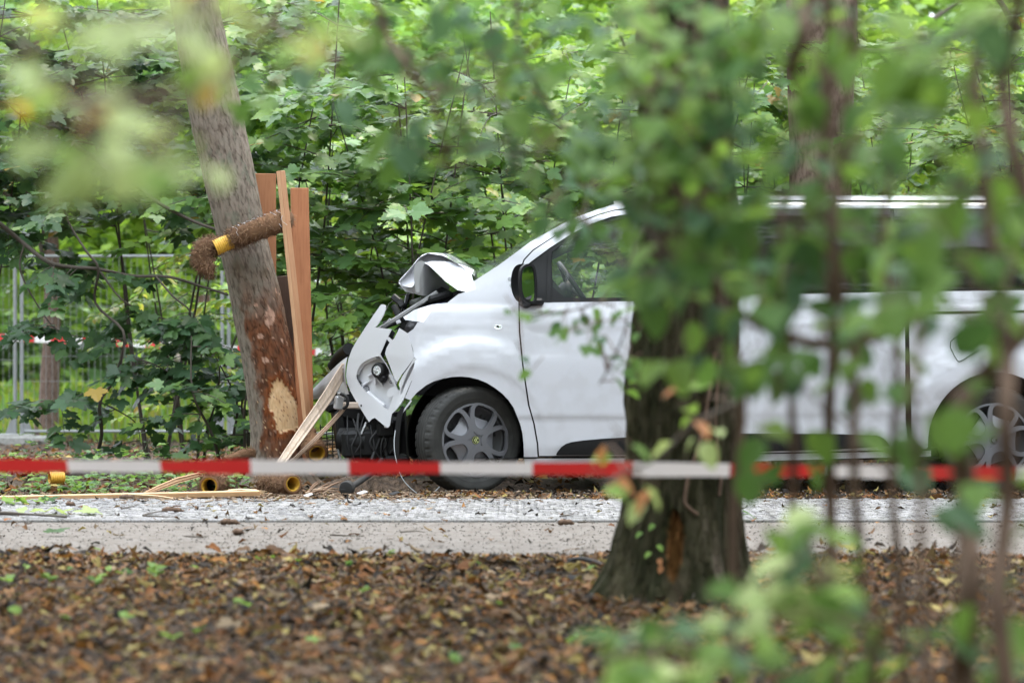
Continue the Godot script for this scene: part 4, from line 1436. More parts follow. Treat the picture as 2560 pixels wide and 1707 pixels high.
func coir_roll(called: String, label: String, path: Array, radii: Array, pipe_r: float, open_end: bool, fibres: int) -> Node3D:
	var root := thing(called, label, "drain pipe", path[path.size() / 2])
	var g := G.new()
	g.tinted = true
	var fine := spline(path, 5)
	var rr := []
	for k in fine.size():
		var f := float(k) / (fine.size() - 1) * (radii.size() - 1)
		var i: int = min(int(f), radii.size() - 2)
		rr.append(lerpf(radii[i], radii[i + 1], f - i) * (1.0 + 0.1 * sin(k * 2.1)))
	g.tube(fine, rr, 18, not open_end, Color(0.15, 0.075, 0.038))
	for k in g.v.size(): g.v[k] += g.n[k] * 0.006 * sin(k * 1.7) * sin(k * 0.37)
	if open_end:
		var e: Vector3 = fine[-1]
		var d: Vector3 = (fine[-1] - fine[-2]).normalized()
		var sx := d.cross(Vector3.UP).normalized()
		g.lathe(Transform3D(Basis(sx, d.cross(sx), d), e), [[pipe_r, 0.0], [(pipe_r + rr[-1]) / 2, 0.01], [rr[-1] * 1.02, 0.0]], 18, Color(0.17, 0.085, 0.04))
	part("coir_wrap", g, M.coir, root)
	fuzz(root, fine, radii[radii.size() / 2], fibres, 0.03 if fibres < 1200 else 0.04)
	if open_end:
		ribbed(root, fine[-1] + (fine[-2] - fine[-1]).normalized() * 0.14, fine[-1] + (fine[-1] - fine[-2]).normalized() * 0.006, pipe_r, 14)
	return root

func ribbed(parent: Node, a: Vector3, b: Vector3, r: float, ribs: int) -> MeshInstance3D:
	# corrugated pipe, open at both ends
	var d := (b - a).normalized()
	var sx := d.cross(Vector3(0.1, 1, 0)).normalized()
	var xf := Transform3D(Basis(sx, d.cross(sx), d), a)
	var prof := []
	var l := (b - a).length()
	var steps := ribs * 4
	for k in steps + 1:
		prof.append([r + 0.005 * sin(TAU * k / 4.0), l * (1.0 - k / float(steps))])
	for k in steps + 1:
		prof.append([r - 0.003 + 0.0035 * sin(TAU * (k) / 4.0), l * k / float(steps)])
	var g := G.new()
	g.lathe(xf, prof, 28)
	return part("yellow_pipe", g, M.yellow_pipe, parent)

func board(called: String, label: String, group: String, top: Vector3, bottom: Vector3, w: float, t: float, yaw: float, col: Color, bevel := 0.003) -> void:
	var y := (top - bottom).normalized()
	var x := Vector3(cos(yaw), 0, -sin(yaw))
	x = (x - y * x.dot(y)).normalized()
	var g := G.new()
	g.tinted = true
	g.box(Transform3D(Basis(x, y, x.cross(y)), (top + bottom) / 2), Vector3(w, (top - bottom).length(), t), bevel, col)
	# the sawn edges are paler
	for k in g.v.size():
		var f := g.n[k]
		if absf(f.dot(x)) > 0.9: g.c[k] = Color(col.r * 1.5, col.g * 1.75, col.b * 2.0)
	whole(called, g, M.board, label, "board", Vector3((top.x + bottom.x) / 2, bottom.y, (top.z + bottom.z) / 2), group)

func splinter(called: String, label: String, group: String, upper: Array, lower: Array, zs: Array, thick: float, col: Color, m: Material) -> void:
	# a split piece of wood: its two long edges as measured, with depth
	var g := G.new()
	g.tinted = true
	var f := []
	var b := []
	var count := upper.size()
	for k in count:
		var z: float = lerp(zs[0], zs[1], k / float(count - 1))
		f.append([S(upper[k][0], upper[k][1], z), S(lower[k][0], lower[k][1], z)])
		b.append([S(upper[k][0], upper[k][1], z) - Vector3(0.004, -0.004, thick), S(lower[k][0], lower[k][1], z) - Vector3(-0.003, 0.0, thick)])
	for k in count - 1:
		# lengthwise grooves where it split
		var lanes := 5
		for q in lanes:
			var t0 := q / float(lanes)
			var t1 := (q + 1) / float(lanes)
			var push := Vector3(0, 0, 0.004 * sin(q * 2.6 + 0.8))
			var push2 := Vector3(0, 0, 0.004 * sin((q + 1) * 2.6 + 0.8))
			var tone := col * (0.9 + 0.13 * sin(q * 3.1))
			g.face([f[k][0].lerp(f[k][1], t0) + push, f[k + 1][0].lerp(f[k + 1][1], t0) + push, f[k + 1][0].lerp(f[k + 1][1], t1) + push2, f[k][0].lerp(f[k][1], t1) + push2], tone)
		g.face([b[k][0], b[k][1], b[k + 1][1], b[k + 1][0]], col)
		g.face([f[k][0], b[k][0], b[k + 1][0], f[k + 1][0]], col * 1.05)
		g.face([f[k][1], f[k + 1][1], b[k + 1][1], b[k][1]], col * 0.95)
	g.face([f[0][0], f[0][1], b[0][1], b[0][0]], col)
	g.face([f[-1][1], f[-1][0], b[-1][0], b[-1][1]], col)
	# loose slivers at the ends
	for e in [0, count - 1]:
		var inw: Vector3 = (f[e][0] - f[1 if e == 0 else count - 2][0]).normalized()
		for q in 4:
			var s: Vector3 = f[e][0].lerp(f[e][1], (q + 0.5) / 4.0) - Vector3(0, 0, thick / 2)
			g.tube([s, s + inw * rng.randf_range(0.02, 0.06)], [0.004, 0.0008], 4, false, col)
	whole(called, g, m, label, "board", (f[0][0] + f[-1][0]) / 2, group)

func build_debris() -> void:
	var brown := Color(0.36, 0.155, 0.07)
	var grp := ""
	board("guard_board", "short upright board half hidden behind the leaning trunk, above the coir roll", grp, S(662, 434, -1.32), S(664, 1195, -1.25), 0.145, 0.024, 0.2, brown)
	board("guard_board", "narrow slanting board seen on its edge, tallest beside the leaning tree", grp, S(701, 427, -0.62), S(782, 1185, -0.72), 0.09, 0.03, 1.28, Color(0.4, 0.2, 0.1))
	board("guard_board", "broad orange-brown upright board rightmost beside the leaning tree", grp, S(748, 470, -0.96), S(764, 1190, -0.95), 0.12, 0.026, 0.42, Color(0.4, 0.16, 0.07))
	board("guard_board", "dark weathered board standing close behind the lower leaning trunk", grp, S(706, 690, -1.1), S(758, 1195, -1.05), 0.13, 0.024, 0.3, Color(0.085, 0.05, 0.032))
	# split white timbers
	splinter("split_plank", "pale split plank propped from the ground against the bumper", "", [[654, 1214], [709, 1130], [750, 1068], [789, 1012], [824, 958], [856, 908]], [[676, 1208], [732, 1132], [768, 1084], [801, 1038], [830, 998], [856, 952]], [0.3, -0.46], 0.03, Color(0.53, 0.43, 0.355), M.raw_wood)
	splinter("split_plank", "thin grey sliver of wood leaning below the bumper", "", [[700, 1180], [732, 1147], [782, 1099], [820, 1060], [856, 1020]], [[704, 1184], [738, 1150], [788, 1104], [826, 1066], [858, 1030]], [0.2, -0.3], 0.012, Color(0.3, 0.21, 0.15), M.raw_wood)
	splinter("split_plank", "tapered splinter rising to the right behind the long ground board", "", [[352, 1236], [392, 1216], [440, 1196], [496, 1183]], [[356, 1237], [400, 1224], [448, 1207], [498, 1193]], [0.6, 0.3], 0.03, Color(0.42, 0.26, 0.15), M.raw_wood)
	splinter("split_plank", "flat splinter lying across the long ground board onto the setts", "", [[330, 1236], [392, 1240], [460, 1250], [543, 1258]], [[334, 1239], [392, 1247], [460, 1258], [540, 1263]], [0.95, 1.1], 0.02, Color(0.5, 0.35, 0.22), M.raw_wood)
	# long board on the ground
	var g := G.new()
	g.tinted = true
	var a := S(-120, 1252, 0.98)
	a.y = 0.02
	var b := S(648, 1238, 0.72)
	b.y = 0.045
	var y := (b - a).normalized()
	var x := Vector3(0, 1, 0)
	x = (x - y * x.dot(y)).normalized()
	g.box(Transform3D(Basis(y, x, y.cross(x)), (a + b) / 2), Vector3((b - a).length(), 0.032, 0.1), 0.004, Color(0.47, 0.28, 0.14))
	for k in g.v.size():
		if g.n[k].y > 0.8: g.c[k] = Color(0.6, 0.42, 0.26)
	whole("ground_board", g, M.long_board, "long pale board lying along the edge of the setts", "board", (a + b) / 2)
	splinter("split_plank", "short broken stub at the right end of the long ground board", "", [[570, 1226], [600, 1224], [640, 1226]], [[570, 1233], [602, 1234], [650, 1236]], [0.62, 0.6], 0.05, Color(0.6, 0.44, 0.28), M.raw_wood)
	# coir rolls and drain pipes
	var roll := coir_roll("coir_roll", "coir wrapped pipe slung across the leaning trunk, yellow end showing", [S(712, 548, -0.8), S(690, 556, -0.66), S(655, 570, -0.62), S(615, 586, -0.63), S(592, 594, -0.68), S(582, 599, -0.74)], [0.062, 0.07, 0.066, 0.06, 0.055, 0.04], 0.05, false, 3000)
	ribbed(roll, S(580, 601, -0.7), S(537, 620, -0.68), 0.05, 9)
	# white strings round it
	for k in 9:
		var gg := G.new()
		var c := S(700 - k * 13.5, 552 + k * 5.2, -0.66)
		var ring := []
		for s in 9:
			var t := -0.4 + 2.4 * s / 8.0
			ring.append(c + Vector3(0.012 * sin(s * 1.7 + k) + 0.01 * (s - 4), cos(t) * 0.07, sin(t) * 0.075))
		gg.tube(ring, [0.0014], 4, false)
		part("string", gg, M.white_plastic, roll)
	coir_roll("coir_clump", "brown tuft of coir hanging left of the leaning trunk", [S(546, 622, -0.76), S(526, 614, -0.72), S(508, 622, -0.7), S(502, 645, -0.7), S(514, 668, -0.7), S(534, 672, -0.7)], [0.04, 0.05, 0.055, 0.06, 0.055, 0.03], 0.04, false, 2600)
	coir_roll("coir_roll", "coir wrapped yellow pipe on the ground at the foot of the split plank", [S(655, 1212, 0.3), S(680, 1210, 0.36), S(706, 1211, 0.44), S(731, 1210, 0.55)], [0.05, 0.058, 0.062, 0.06], 0.044, true, 1800)
	coir_roll("coir_roll", "shaggy coir wrapped pipe on the leaf litter left of the trunk", [S(560, 1205, -0.1), S(545, 1209, 0.2), S(534, 1212, 0.4), S(522, 1215, 0.56)], [0.07, 0.07, 0.066, 0.06], 0.047, true, 3000)
	coir_roll("coir_roll", "coir wrapped pipe leaning between the boards and the black grille", [S(766, 1080, -0.7), S(776, 1104, -0.66), S(785, 1120, -0.6), S(792, 1133, -0.52)], [0.055, 0.062, 0.068, 0.068], 0.05, true, 500)
	coir_roll("coir_strip", "flattened strip of coir at the left foot of the leaning trunk", [S(560, 1150, -0.5), S(590, 1142, -0.6), S(612, 1136, -0.7), S(632, 1132, -0.75)], [0.02, 0.03, 0.035, 0.03], 0.02, false, 400)
	var frag := thing("pipe_fragment", "short yellow ribbed pipe fragment on the leaf litter, far left", "drain pipe", S(139, 1200, 0.3))
	ribbed(frag, S(122, 1195, 0.3), S(158, 1194, 0.26), 0.034, 8)
	# black strut that fell from the van
	var rod := thing("fallen_strut", "black rod with a round end cap lying before the front wheel", "car part", S(863, 1226, 0.35))
	g = G.new()
	var cd := (S(863, 1224, 0.5) - S(900, 1205, 0.2)).normalized()
	var sx := cd.cross(Vector3.UP).normalized()
	g.lathe(Transform3D(Basis(sx, cd.cross(sx), cd), S(864, 1222, 0.48)), [[0.0, 0.0], [0.04, 0.0], [0.045, -0.006], [0.045, -0.05], [0.03, -0.07], [0.0, -0.07]], 28)
	part("end_cap", g, M.rubber, rod)
	g = G.new()
	g.tube([S(868, 1222, 0.44), S(886, 1212, 0.36), S(908, 1198, 0.2), S(935, 1178, 0.0), S(955, 1150, -0.2)], [0.02, 0.019, 0.018, 0.018, 0.018], 12)
	part("rod", g, M.rubber, rod)
	# shards of plastic thrown about
	for q in [[820, 1200, 0.2, 0.07, "black_plastic", "black plastic shard lying left of the black strut"], [905, 1240, 0.5, 0.035, "white_plastic", "small white plastic chip below the hanging bumper"], [770, 1252, 0.75, 0.03, "white_plastic", "white plastic sliver at the back edge of the setts by the wood chips"], [985, 1246, 0.6, 0.04, "black_plastic", "black plastic crumb in front of the front tyre"]]:
		var at := S(q[0], q[1], q[2])
		at.y = 0.035
		g = G.new()
		var s: float = q[3]
		g.face([at + Vector3(-s, 0, 0), at + Vector3(-0.2 * s, -0.006, 0.6 * s), at + Vector3(s, 0.3 * s, 0.2 * s), at + Vector3(0.3 * s, 0.4 * s, -0.5 * s)])
		g.face([at + Vector3(-s, -0.004, 0), at + Vector3(0.3 * s, 0.4 * s - 0.004, -0.5 * s), at + Vector3(s, 0.3 * s - 0.004, 0.2 * s), at + Vector3(-0.2 * s, -0.01, 0.6 * s)])
		whole("plastic_shard", g, M[q[4]], q[5], "shard", at)
	# stump of a splintered root or post and a heap of soil under the bumper
	g = G.new()
	for j in 11:
		for i in 33:
			var t := j / 10.0
			var an := TAU * i / 32.0
			var r := (0.34 + 0.05 * sin(an * 3 + 1)) * t
			g.p(Vector3(-0.92 + cos(an) * r * 1.25, -0.02 + 0.13 * (1 - t * t) + 0.012 * sin(an * 7 + t * 9) * t * (1 - t) * 4, -0.12 + sin(an) * r * 0.8))
	for j in 10:
		for i in 32:
			var q := j * 33 + i
			g.quad(q, q + 1, q + 34, q + 33)
	for k in g.n.size(): g.n[k] = Vector3.ZERO
	g.smooth()
	if g.n[40].y < 0:
		for k in g.n.size(): g.n[k] = -g.n[k]
		for k in range(0, g.ix.size(), 3):
			var sw := g.ix[k + 1]
			g.ix[k + 1] = g.ix[k + 2]
			g.ix[k + 2] = sw
	whole("soil_heap", g, M.soil, "low heap of pushed up soil under the broken bumper", "soil", Vector3(-0.92, 0, -0.12))
	g = G.new()
	g.tinted = true
	for k in 14:
		var s := S(762 + (k % 7) * 7, 1238 - (k % 5) * 3, 0.4 - 0.04 * (k % 6))
		var dir := Vector3(rng.randf_range(0.4, 1.0), rng.randf_range(0.05, 0.5), rng.randf_range(-0.9, 0.1)).normalized()
		var l := rng.randf_range(0.06, 0.2)
		g.tube([s, s + dir * l * 0.5 + Vector3(0, 0.008, 0), s + dir * l], [0.004, 0.007, 0.0015], 5, true, Color(0.2, 0.12, 0.075).lerp(Color(0.42, 0.31, 0.22), (k % 4) / 3.0))
	whole("splintered_root", g, M.raw_wood, "bundle of splintered wood between the coir pipe and the black strut", "wood", S(780, 1230, 0.3))
	# twigs and bark on the setts and gravel
	var tw := [
		[[[-30, 1299], [60, 1303], [110, 1306], [165, 1310]], 0.012, "thick broken branch reaching in from the left edge of the setts"],
		[[[356, 1303], [372, 1299], [395, 1293], [418, 1294]], 0.006, "crooked twig beside a bark lump on the setts"],
		[[[356, 1304], [420, 1306], [445, 1305]], 0.004, "thin straight twig on the border stones, left of centre"],
		[[[622, 1264], [660, 1266], [705, 1264]], 0.004, "thin twig at the back edge of the setts under the coir roll"],
		[[[884, 1250], [894, 1260], [920, 1262], [932, 1259]], 0.005, "hooked dark twig on the setts below the front bumper"],
		[[[1400, 1305], [1430, 1300], [1440, 1292], [1447, 1296]], 0.005, "bent twig on the setts left of the big trunk"],
		[[[1445, 1321], [1470, 1320], [1486, 1322]], 0.006, "short dark stick on the gravel left of the big trunk"],
		[[[825, 1353], [870, 1355], [910, 1356]], 0.005, "straight twig on the gravel in the middle of the path"],
		[[[460, 1356], [500, 1358], [520, 1355]], 0.004, "small twig on the gravel left of centre"],
		[[[1000, 1345], [1040, 1343], [1062, 1346]], 0.004, "faint twig on the gravel below the front wheel"],
		[[[302, 1285], [330, 1279], [345, 1272]], 0.004, "slanting twig on the setts below the long board"]]
	for q in tw:
		var pts := []
		for w in q[0]:
			var zz: float = 18.0 - 400.0 * 18.0 / maxf(w[1] - 835.0, 1.0)
			var s := S(w[0], w[1], zz)
			s.y = 0.026 + q[1]
			pts.append(s)
		g = G.new()
		g.tube(spline(pts, 3), [q[1] * 0.8, q[1], q[1] * 0.9, q[1] * 0.5], 7)
		whole("fallen_twig", g, M.twig, q[2], "twig", pts[1])
	for q in [[431, 1290, 0.06, "mossy bark lump on the setts left of centre"], [574, 1321, 0.05, "dark bark piece on the gravel left of centre"], [318, 1257, 0.05, "bark lump against the long board"], [595, 1347, 0.025, "small bark crumb on the gravel path"], [1415, 1322, 0.04, "flat bark piece on the gravel beside the big trunk"], [175, 1275, 0.025, "dark walnut-like lump on the setts, far left"]]:
		var zz: float = 18.0 - 400.0 * 18.0 / (q[1] - 835.0)
		var s := S(q[0], q[1], zz)
		s.y = 0.03
		g = G.new()
		g.tube(spline([s - Vector3(q[2], 0, 0.01), s + Vector3(-q[2] * 0.3, 0.006, 0), s + Vector3(q[2] * 0.5, 0.004, 0.01), s + Vector3(q[2], -0.004, 0)], 3), [0.006, 0.014, 0.016, 0.013, 0.016, 0.012, 0.013, 0.01, 0.006], 7)
		for k in g.v.size(): g.v[k] += g.n[k] * 0.004 * sin(k * 2.9)
		whole("bark_piece", g, M.pale_twig, q[3], "bark", s)
	# black cable end by the big trunk
	g = G.new()
	g.tube(spline([S(1413, 1421, 5.7), S(1420, 1408, 5.75), S(1440, 1397, 5.8), S(1470, 1400, 5.85), S(1500, 1410, 5.9), S(1524, 1420, 5.95)], 4), [0.009], 8)
	whole("black_hose", g, M.rubber, "black hose loop rising from the leaves left of the big trunk", "hose", S(1470, 1420, 5.85))

func build_front_tree() -> void:
	var z := 7.0
	var rows := rows_from([[-1200, 1615, 1785], [-300, 1600, 1815], [0, 1598, 1822], [300, 1600, 1828], [600, 1604, 1838], [800, 1590, 1838], [960, 1575, 1840], [1150, 1577, 1839], [1285, 1560, 1843], [1368, 1540, 1850], [1430, 1518, 1862], [1475, 1490, 1880], [1500, 1460, 1905], [1520, 1430, 1930]], z)
	var nz := FastNoiseLite.new()
	nz.seed = 9
	nz.frequency = 1.0
	var hollow := func(v: Vector3) -> float:
		# the open cleft low on the trunk
		if v.z < z: return 0.0
		var q := on_photo(v)
		q.x += 5.0 * nz.get_noise_2d(q.y * 0.03, 1.0)
		var c := 1684.0 + 6.0 * sin(q.y * 0.02)
		var w := 24.0 * sqrt(clampf(1.0 - pow((q.y - 1366.0) / 92.0, 2.0), 0.0, 1.0))
		return clampf((w - absf(q.x - c)) / 7.0, 0.0, 1.0) if w > 0 else 0.0
	var shape := func(a: float, y: float, r: float) -> float:
		var root: float = exp(-maxf(0.0, y + 0.08) / 0.2)
		var d: float = 0.026 * nz.get_noise_3d(cos(a) * 3, y * 1.2, sin(a) * 3) + 0.022 * nz.get_noise_3d(cos(a) * 10, y * 1.3, sin(a) * 10) + 0.005 * nz.get_noise_3d(cos(a) * 30, y * 5, sin(a) * 30)
		d += r * 0.16 * root * (cos(a * 4.0 + 1.1) * 0.8 + cos(a * 7.0) * 0.55)
		d += 0.012 * cos(a * 6.0 + y * 0.8) * smoothstep(1.5, 0.2, y)
		var c := lookup(rows, y)
		var v := Vector3(c.x + cos(a) * r, y, z + sin(a) * r)
		d -= 0.035 * hollow.call(v)
		return d
	var paint := func(v: Vector3, _a: float) -> Color:
		var n1: float = nz.get_noise_3d(v.x * 7, v.y * 1.5, v.z * 7)
		var n2: float = nz.get_noise_3d(v.x * 40, v.y * 6, v.z * 40)
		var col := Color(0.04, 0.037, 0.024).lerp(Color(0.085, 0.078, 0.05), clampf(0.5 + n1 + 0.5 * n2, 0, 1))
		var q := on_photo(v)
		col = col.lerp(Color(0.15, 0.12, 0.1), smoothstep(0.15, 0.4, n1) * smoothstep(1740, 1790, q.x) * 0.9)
		col = col.lerp(Color(0.04, 0.045, 0.024), smoothstep(0.1, 0.5, -n1) * 0.6)
		var h: float = hollow.call(v)
		return col.lerp(Color(0.2, 0.09, 0.035), h * 0.85)
	var base := S(1710, 1490, z)
	var root := thing("big_tree", "thick dark trunk with flaring roots standing before the van", "tree", Vector3(base.x, 0, z))
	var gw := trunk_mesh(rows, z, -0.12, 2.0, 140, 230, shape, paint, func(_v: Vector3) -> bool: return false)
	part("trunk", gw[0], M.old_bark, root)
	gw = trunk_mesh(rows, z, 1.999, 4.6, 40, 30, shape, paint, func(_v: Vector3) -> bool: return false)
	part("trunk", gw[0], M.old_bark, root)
	# thin stems of a climber, hugging the bark
	for q in [[[1790, 880], [1778, 960], [1760, 1060], [1742, 1130], [1722, 1190], [1712, 1250], [1724, 1270], [1745, 1285]], [[1800, 900], [1795, 980], [1790, 1040], [1796, 1130], [1806, 1180], [1800, 1240]]]:
		var pts := []
		for w in q:
			var s := S(w[0], w[1], z + 0.2)
			var c := lookup(rows, s.y)
			var dx: float = clampf((s.x - c.x) / c.y, -0.97, 0.97)
			s.z = z + c.y * sqrt(1 - dx * dx) + 0.012
			pts.append(s)
		var g := G.new()
		g.tube(spline(pts, 4), [0.008, 0.008, 0.007], 7)
		part("climber_stem", g, M.pale_twig, root)
	# a few shoots at the cleft
	for q in [[1636, 1310, 0], [1644, 1362, 1], [1628, 1380, 1], [1648, 1396, 2], [1655, 1415, 2], [1606, 1330, 0]]:
		var s := S(q[0], q[1], z + 0.27)
		one_leaf(root, s, Vector3(rng.randf_range(-1, 1), -0.6, 0.7), 0.035, [2, 3, 6][q[2]])
	var xs := []
	var cols := []
	var tw := G.new()
	for k in 16:
		var a := TAU * k / 8.0
		var from := Vector3(lookup(rows, 4.0).x, 3.6 + 0.07 * k, z)
		var dir := Vector3(cos(a), 0.45 + 0.3 * (k % 2), sin(a)).normalized()
		var bough := spline([from, from + dir * 1.2, from + dir * 2.6 + Vector3(0, 0.1, 0), from + dir * 4.2], 3)
		tw.tube(bough, [0.08, 0.06, 0.05, 0.045, 0.04, 0.03, 0.025, 0.02, 0.015, 0.01], 6)
		for t in 22:
			spray(bough[2 + rng.randi() % (bough.size() - 2)], Vector3(rng.randf_range(-1, 1), rng.randf_range(0, 0.6), rng.randf_range(-1, 1)).normalized(), rng.randf_range(0.6, 1.1), 0.13, xs, cols, tw, MID)
	part("bough", tw, M.twig, root)
	many("crown", leaf_mesh["oval"], M.leaf, xs, cols, root)

# ---------- leaves ----------
const DARK := [[0.045, 0.1, 0.04], [0.055, 0.125, 0.045], [0.08, 0.16, 0.05], [0.06, 0.13, 0.06]]
const MID := [[0.12, 0.23, 0.055], [0.16, 0.29, 0.06], [0.2, 0.33, 0.065], [0.13, 0.25, 0.09]]
const BRIGHT := [[0.19, 0.33, 0.055], [0.25, 0.39, 0.06], [0.29, 0.43, 0.07], [0.2, 0.35, 0.11]]
const YELLOW := [[0.3, 0.4, 0.07], [0.36, 0.43, 0.08], [0.26, 0.38, 0.07], [0.42, 0.4, 0.1]]
var leaf_mesh := {}
var leaf_mats := []

func make_leaves() -> void:
	# all lie in the x-z plane, stalk at the origin, tip at z = 1
	var half := [[0.0, 0.02], [0.15, -0.1], [0.36, -0.12], [0.31, 0.03], [0.43, 0.08], [0.62, 0.2], [0.56, 0.28], [0.66, 0.44], [0.5, 0.42], [0.44, 0.5], [0.25, 0.46], [0.3, 0.64], [0.2, 0.7], [0.17, 0.84], [0.0, 1.0]]
	for curl in 2:
		var g := G.new()
		var lift := func(x: float, z: float) -> float: return 0.16 * absf(x) - 0.22 * z * z * (0.4 + curl) - 0.25 * x * x * (1 + curl)
		for s in [-1.0, 1.0]:
			var mid := []
			for q in half:
				mid.append(g.p(Vector3(q[0] * s, lift.call(q[0], q[1]), q[1])))
			var c := g.p(Vector3(0.0, lift.call(0.0, 0.32), 0.32))
			for k in half.size() - 1:
				if s > 0: g.tri(c, mid[k + 1], mid[k])
				else: g.tri(c, mid[k], mid[k + 1])
			g.tri(c, mid[0], mid[0])
		fix_up(g)
		g.tinted = true
		leaf_mesh["maple" if curl == 0 else "dry_maple"] = g.mesh()
	for kind in 3:
		var g := G.new()
		var w: float = [0.33, 0.4, 0.24][kind]
		var droop: float = [0.25, 0.12, 0.5][kind]
		var rows := 7
		for k in rows + 1:
			var t := k / float(rows)
			var ww: float = w * pow(sin(PI * pow(t, 0.8)), 0.75) if k > 0 and k < rows else 0.0
			var y := -droop * t * t
			for s in [-1.0, -0.5, 0.0, 0.5, 1.0]:
				g.p(Vector3(s * ww, y + absf(s) * ww * (0.35 if kind != 2 else 0.9) - (0.05 * sin(t * 14) * absf(s) if kind != 0 else 0.0), t))
		for k in rows:
			for s in 4:
				var a := k * 5 + s
				g.quad(a, a + 5, a + 6, a + 1)
		fix_up(g)
		g.tinted = true
		leaf_mesh[["oval", "round", "dry"][kind]] = g.mesh()
	for q in [[0.06, 0.125, 0.04], [0.1, 0.19, 0.05], [0.15, 0.26, 0.06], [0.22, 0.35, 0.08], [0.4, 0.49, 0.22], [0.5, 0.33, 0.05], [0.45, 0.2, 0.09], [0.09, 0.17, 0.09], [0.26, 0.17, 0.1]]:
		var m: StandardMaterial3D = M.soft_leaf.duplicate()
		m.albedo_color = lin(q[0], q[1], q[2])
		leaf_mats.append(m)

func fix_up(g: G) -> void:
	for k in g.n.size(): g.n[k] = Vector3.ZERO
	g.smooth()
	var sum := Vector3.ZERO
	for q in g.n: sum += q
	if sum.y < 0:
		for k in range(0, g.ix.size(), 3):
			var t := g.ix[k + 1]
			g.ix[k + 1] = g.ix[k + 2]
			g.ix[k + 2] = t
		for k in g.n.size(): g.n[k] = -g.n[k]

func leaf_basis(out: Vector3, up: Vector3, size: float) -> Basis:
	var z := out.normalized()
	var x := up.cross(z)
	if x.length() < 0.05: x = Vector3(1, 0.1, 0).cross(z)
	x = x.normalized()
	return Basis(x * size, z.cross(x) * size, z * size)

func one_leaf(parent: Node3D, at: Vector3, out: Vector3, size: float, tone: int, kind := "oval") -> void:
	var o := MeshInstance3D.new()
	o.name = "leaf"
	o.mesh = leaf_mesh[kind]
	o.material_override = leaf_mats[tone]
	var up := Vector3(rng.randf_range(-0.5, 0.5), 1.0, rng.randf_range(-0.4, 0.7))
	o.transform = Transform3D(leaf_basis(out, up, size), at - place_of(parent))
	parent.add_child(o, true)

func spray(from: Vector3, dir: Vector3, length: float, size: float, xs: Array, cols: Array, tw: G, tones: Array, warm := 0.02, thick := 0.004) -> void:
	# a drooping twig with pairs of leaves
	var pts := [from]
	var d := dir
	var n := 5
	for k in n:
		d = (d + Vector3(rng.randf_range(-0.15, 0.15), -0.1, rng.randf_range(-0.15, 0.15))).normalized()
		pts.append(pts[-1] + d * length / n)
	if tw: tw.tube(pts, [thick, thick * 0.85, thick * 0.7, thick * 0.6, thick * 0.5, thick * 0.35], 4, false)
	var steps: int = max(2, int(length / (size * 0.62)))
	for k in steps + 1:
		var t := 0.2 + 0.8 * k / steps
		var f := t * n
		var i: int = min(int(f), n - 1)
		var p: Vector3 = pts[i].lerp(pts[i + 1], f - i)
		var dd: Vector3 = (pts[i + 1] - pts[i]).normalized()
		var side := dd.cross(Vector3.UP).normalized()
		for s in [-1.0, 1.0]:
			if rng.randf() < 0.12: continue
			var out: Vector3 = (side * s * rng.randf_range(0.5, 1.1) + dd * rng.randf_range(0.2, 0.9) + Vector3(0, rng.randf_range(-0.5, 0.12), 0)).normalized()
			var at: Vector3 = p + out * size * rng.randf_range(0.2, 0.5)
			var up := Vector3(rng.randf_range(-0.45, 0.45), 1, rng.randf_range(-0.1, 1.2))
			xs.append(Transform3D(leaf_basis(out, up, size * rng.randf_range(0.6, 1.25)), at))
			var c: Array = tones[rng.randi() % tones.size()]
			if rng.randf() < warm: c = [0.4, 0.27, 0.05]
			var b := rng.randf_range(0.8, 1.2)
			cols.append(Color(c[0] * b, c[1] * b, c[2] * b))

# ---------- the thicket behind the van ----------
func maple_bush(called: String, label: String, at: Vector3, height: float, low: float, reach: float, stems: int, twigs: int, size: float, tones: Array, lean := Vector3.ZERO, kind := "maple") -> void:
	var root := thing(called, label, "shrub", at, "")
	var xs := []
	var cols := []
	var tw := G.new()
	var lines := []
	for s in stems:
		var a := TAU * (s + rng.randf()) / stems
		var foot := at + Vector3(cos(a), 0, sin(a)) * 0.08
		var end := at + Vector3(cos(a) * reach * 0.6, height * rng.randf_range(0.85, 1.05), sin(a) * reach * 0.45) + lean
		var mid := foot.lerp(end, 0.5) + Vector3(rng.randf_range(-0.15, 0.15), 0.1, rng.randf_range(-0.15, 0.15))
		var line := spline([foot, foot.lerp(mid, 0.5) + Vector3(rng.randf_range(-0.05, 0.05), 0, 0), mid, end], 4)
		lines.append(line)
		var g := G.new()
		var rad := []
		for k in line.size(): rad.append(lerpf(0.014, 0.004, k / float(line.size() - 1)))
		g.tube(line, rad, 7)
		part("stem", g, M.twig, root)
	for t in twigs:
		var line: Array = lines[rng.randi() % lines.size()]
		var y: float = lerpf(low, height, pow(rng.randf(), 0.9))
		var p: Vector3 = line[0]
		for k in line.size():
			if line[k].y - at.y <= y: p = line[k]
		var a := rng.randf() * TAU
		var dir := Vector3(cos(a), rng.randf_range(-0.1, 0.55), sin(a) * 0.8).normalized()
		spray(p, dir, reach * rng.randf_range(0.5, 1.1), size, xs, cols, tw, tones, 0.012, 0.0055)
	part("twig", tw, M.twig, root).set_meta("kind", "stuff")
	many("foliage", leaf_mesh[kind], M.leaf, xs, cols, root)

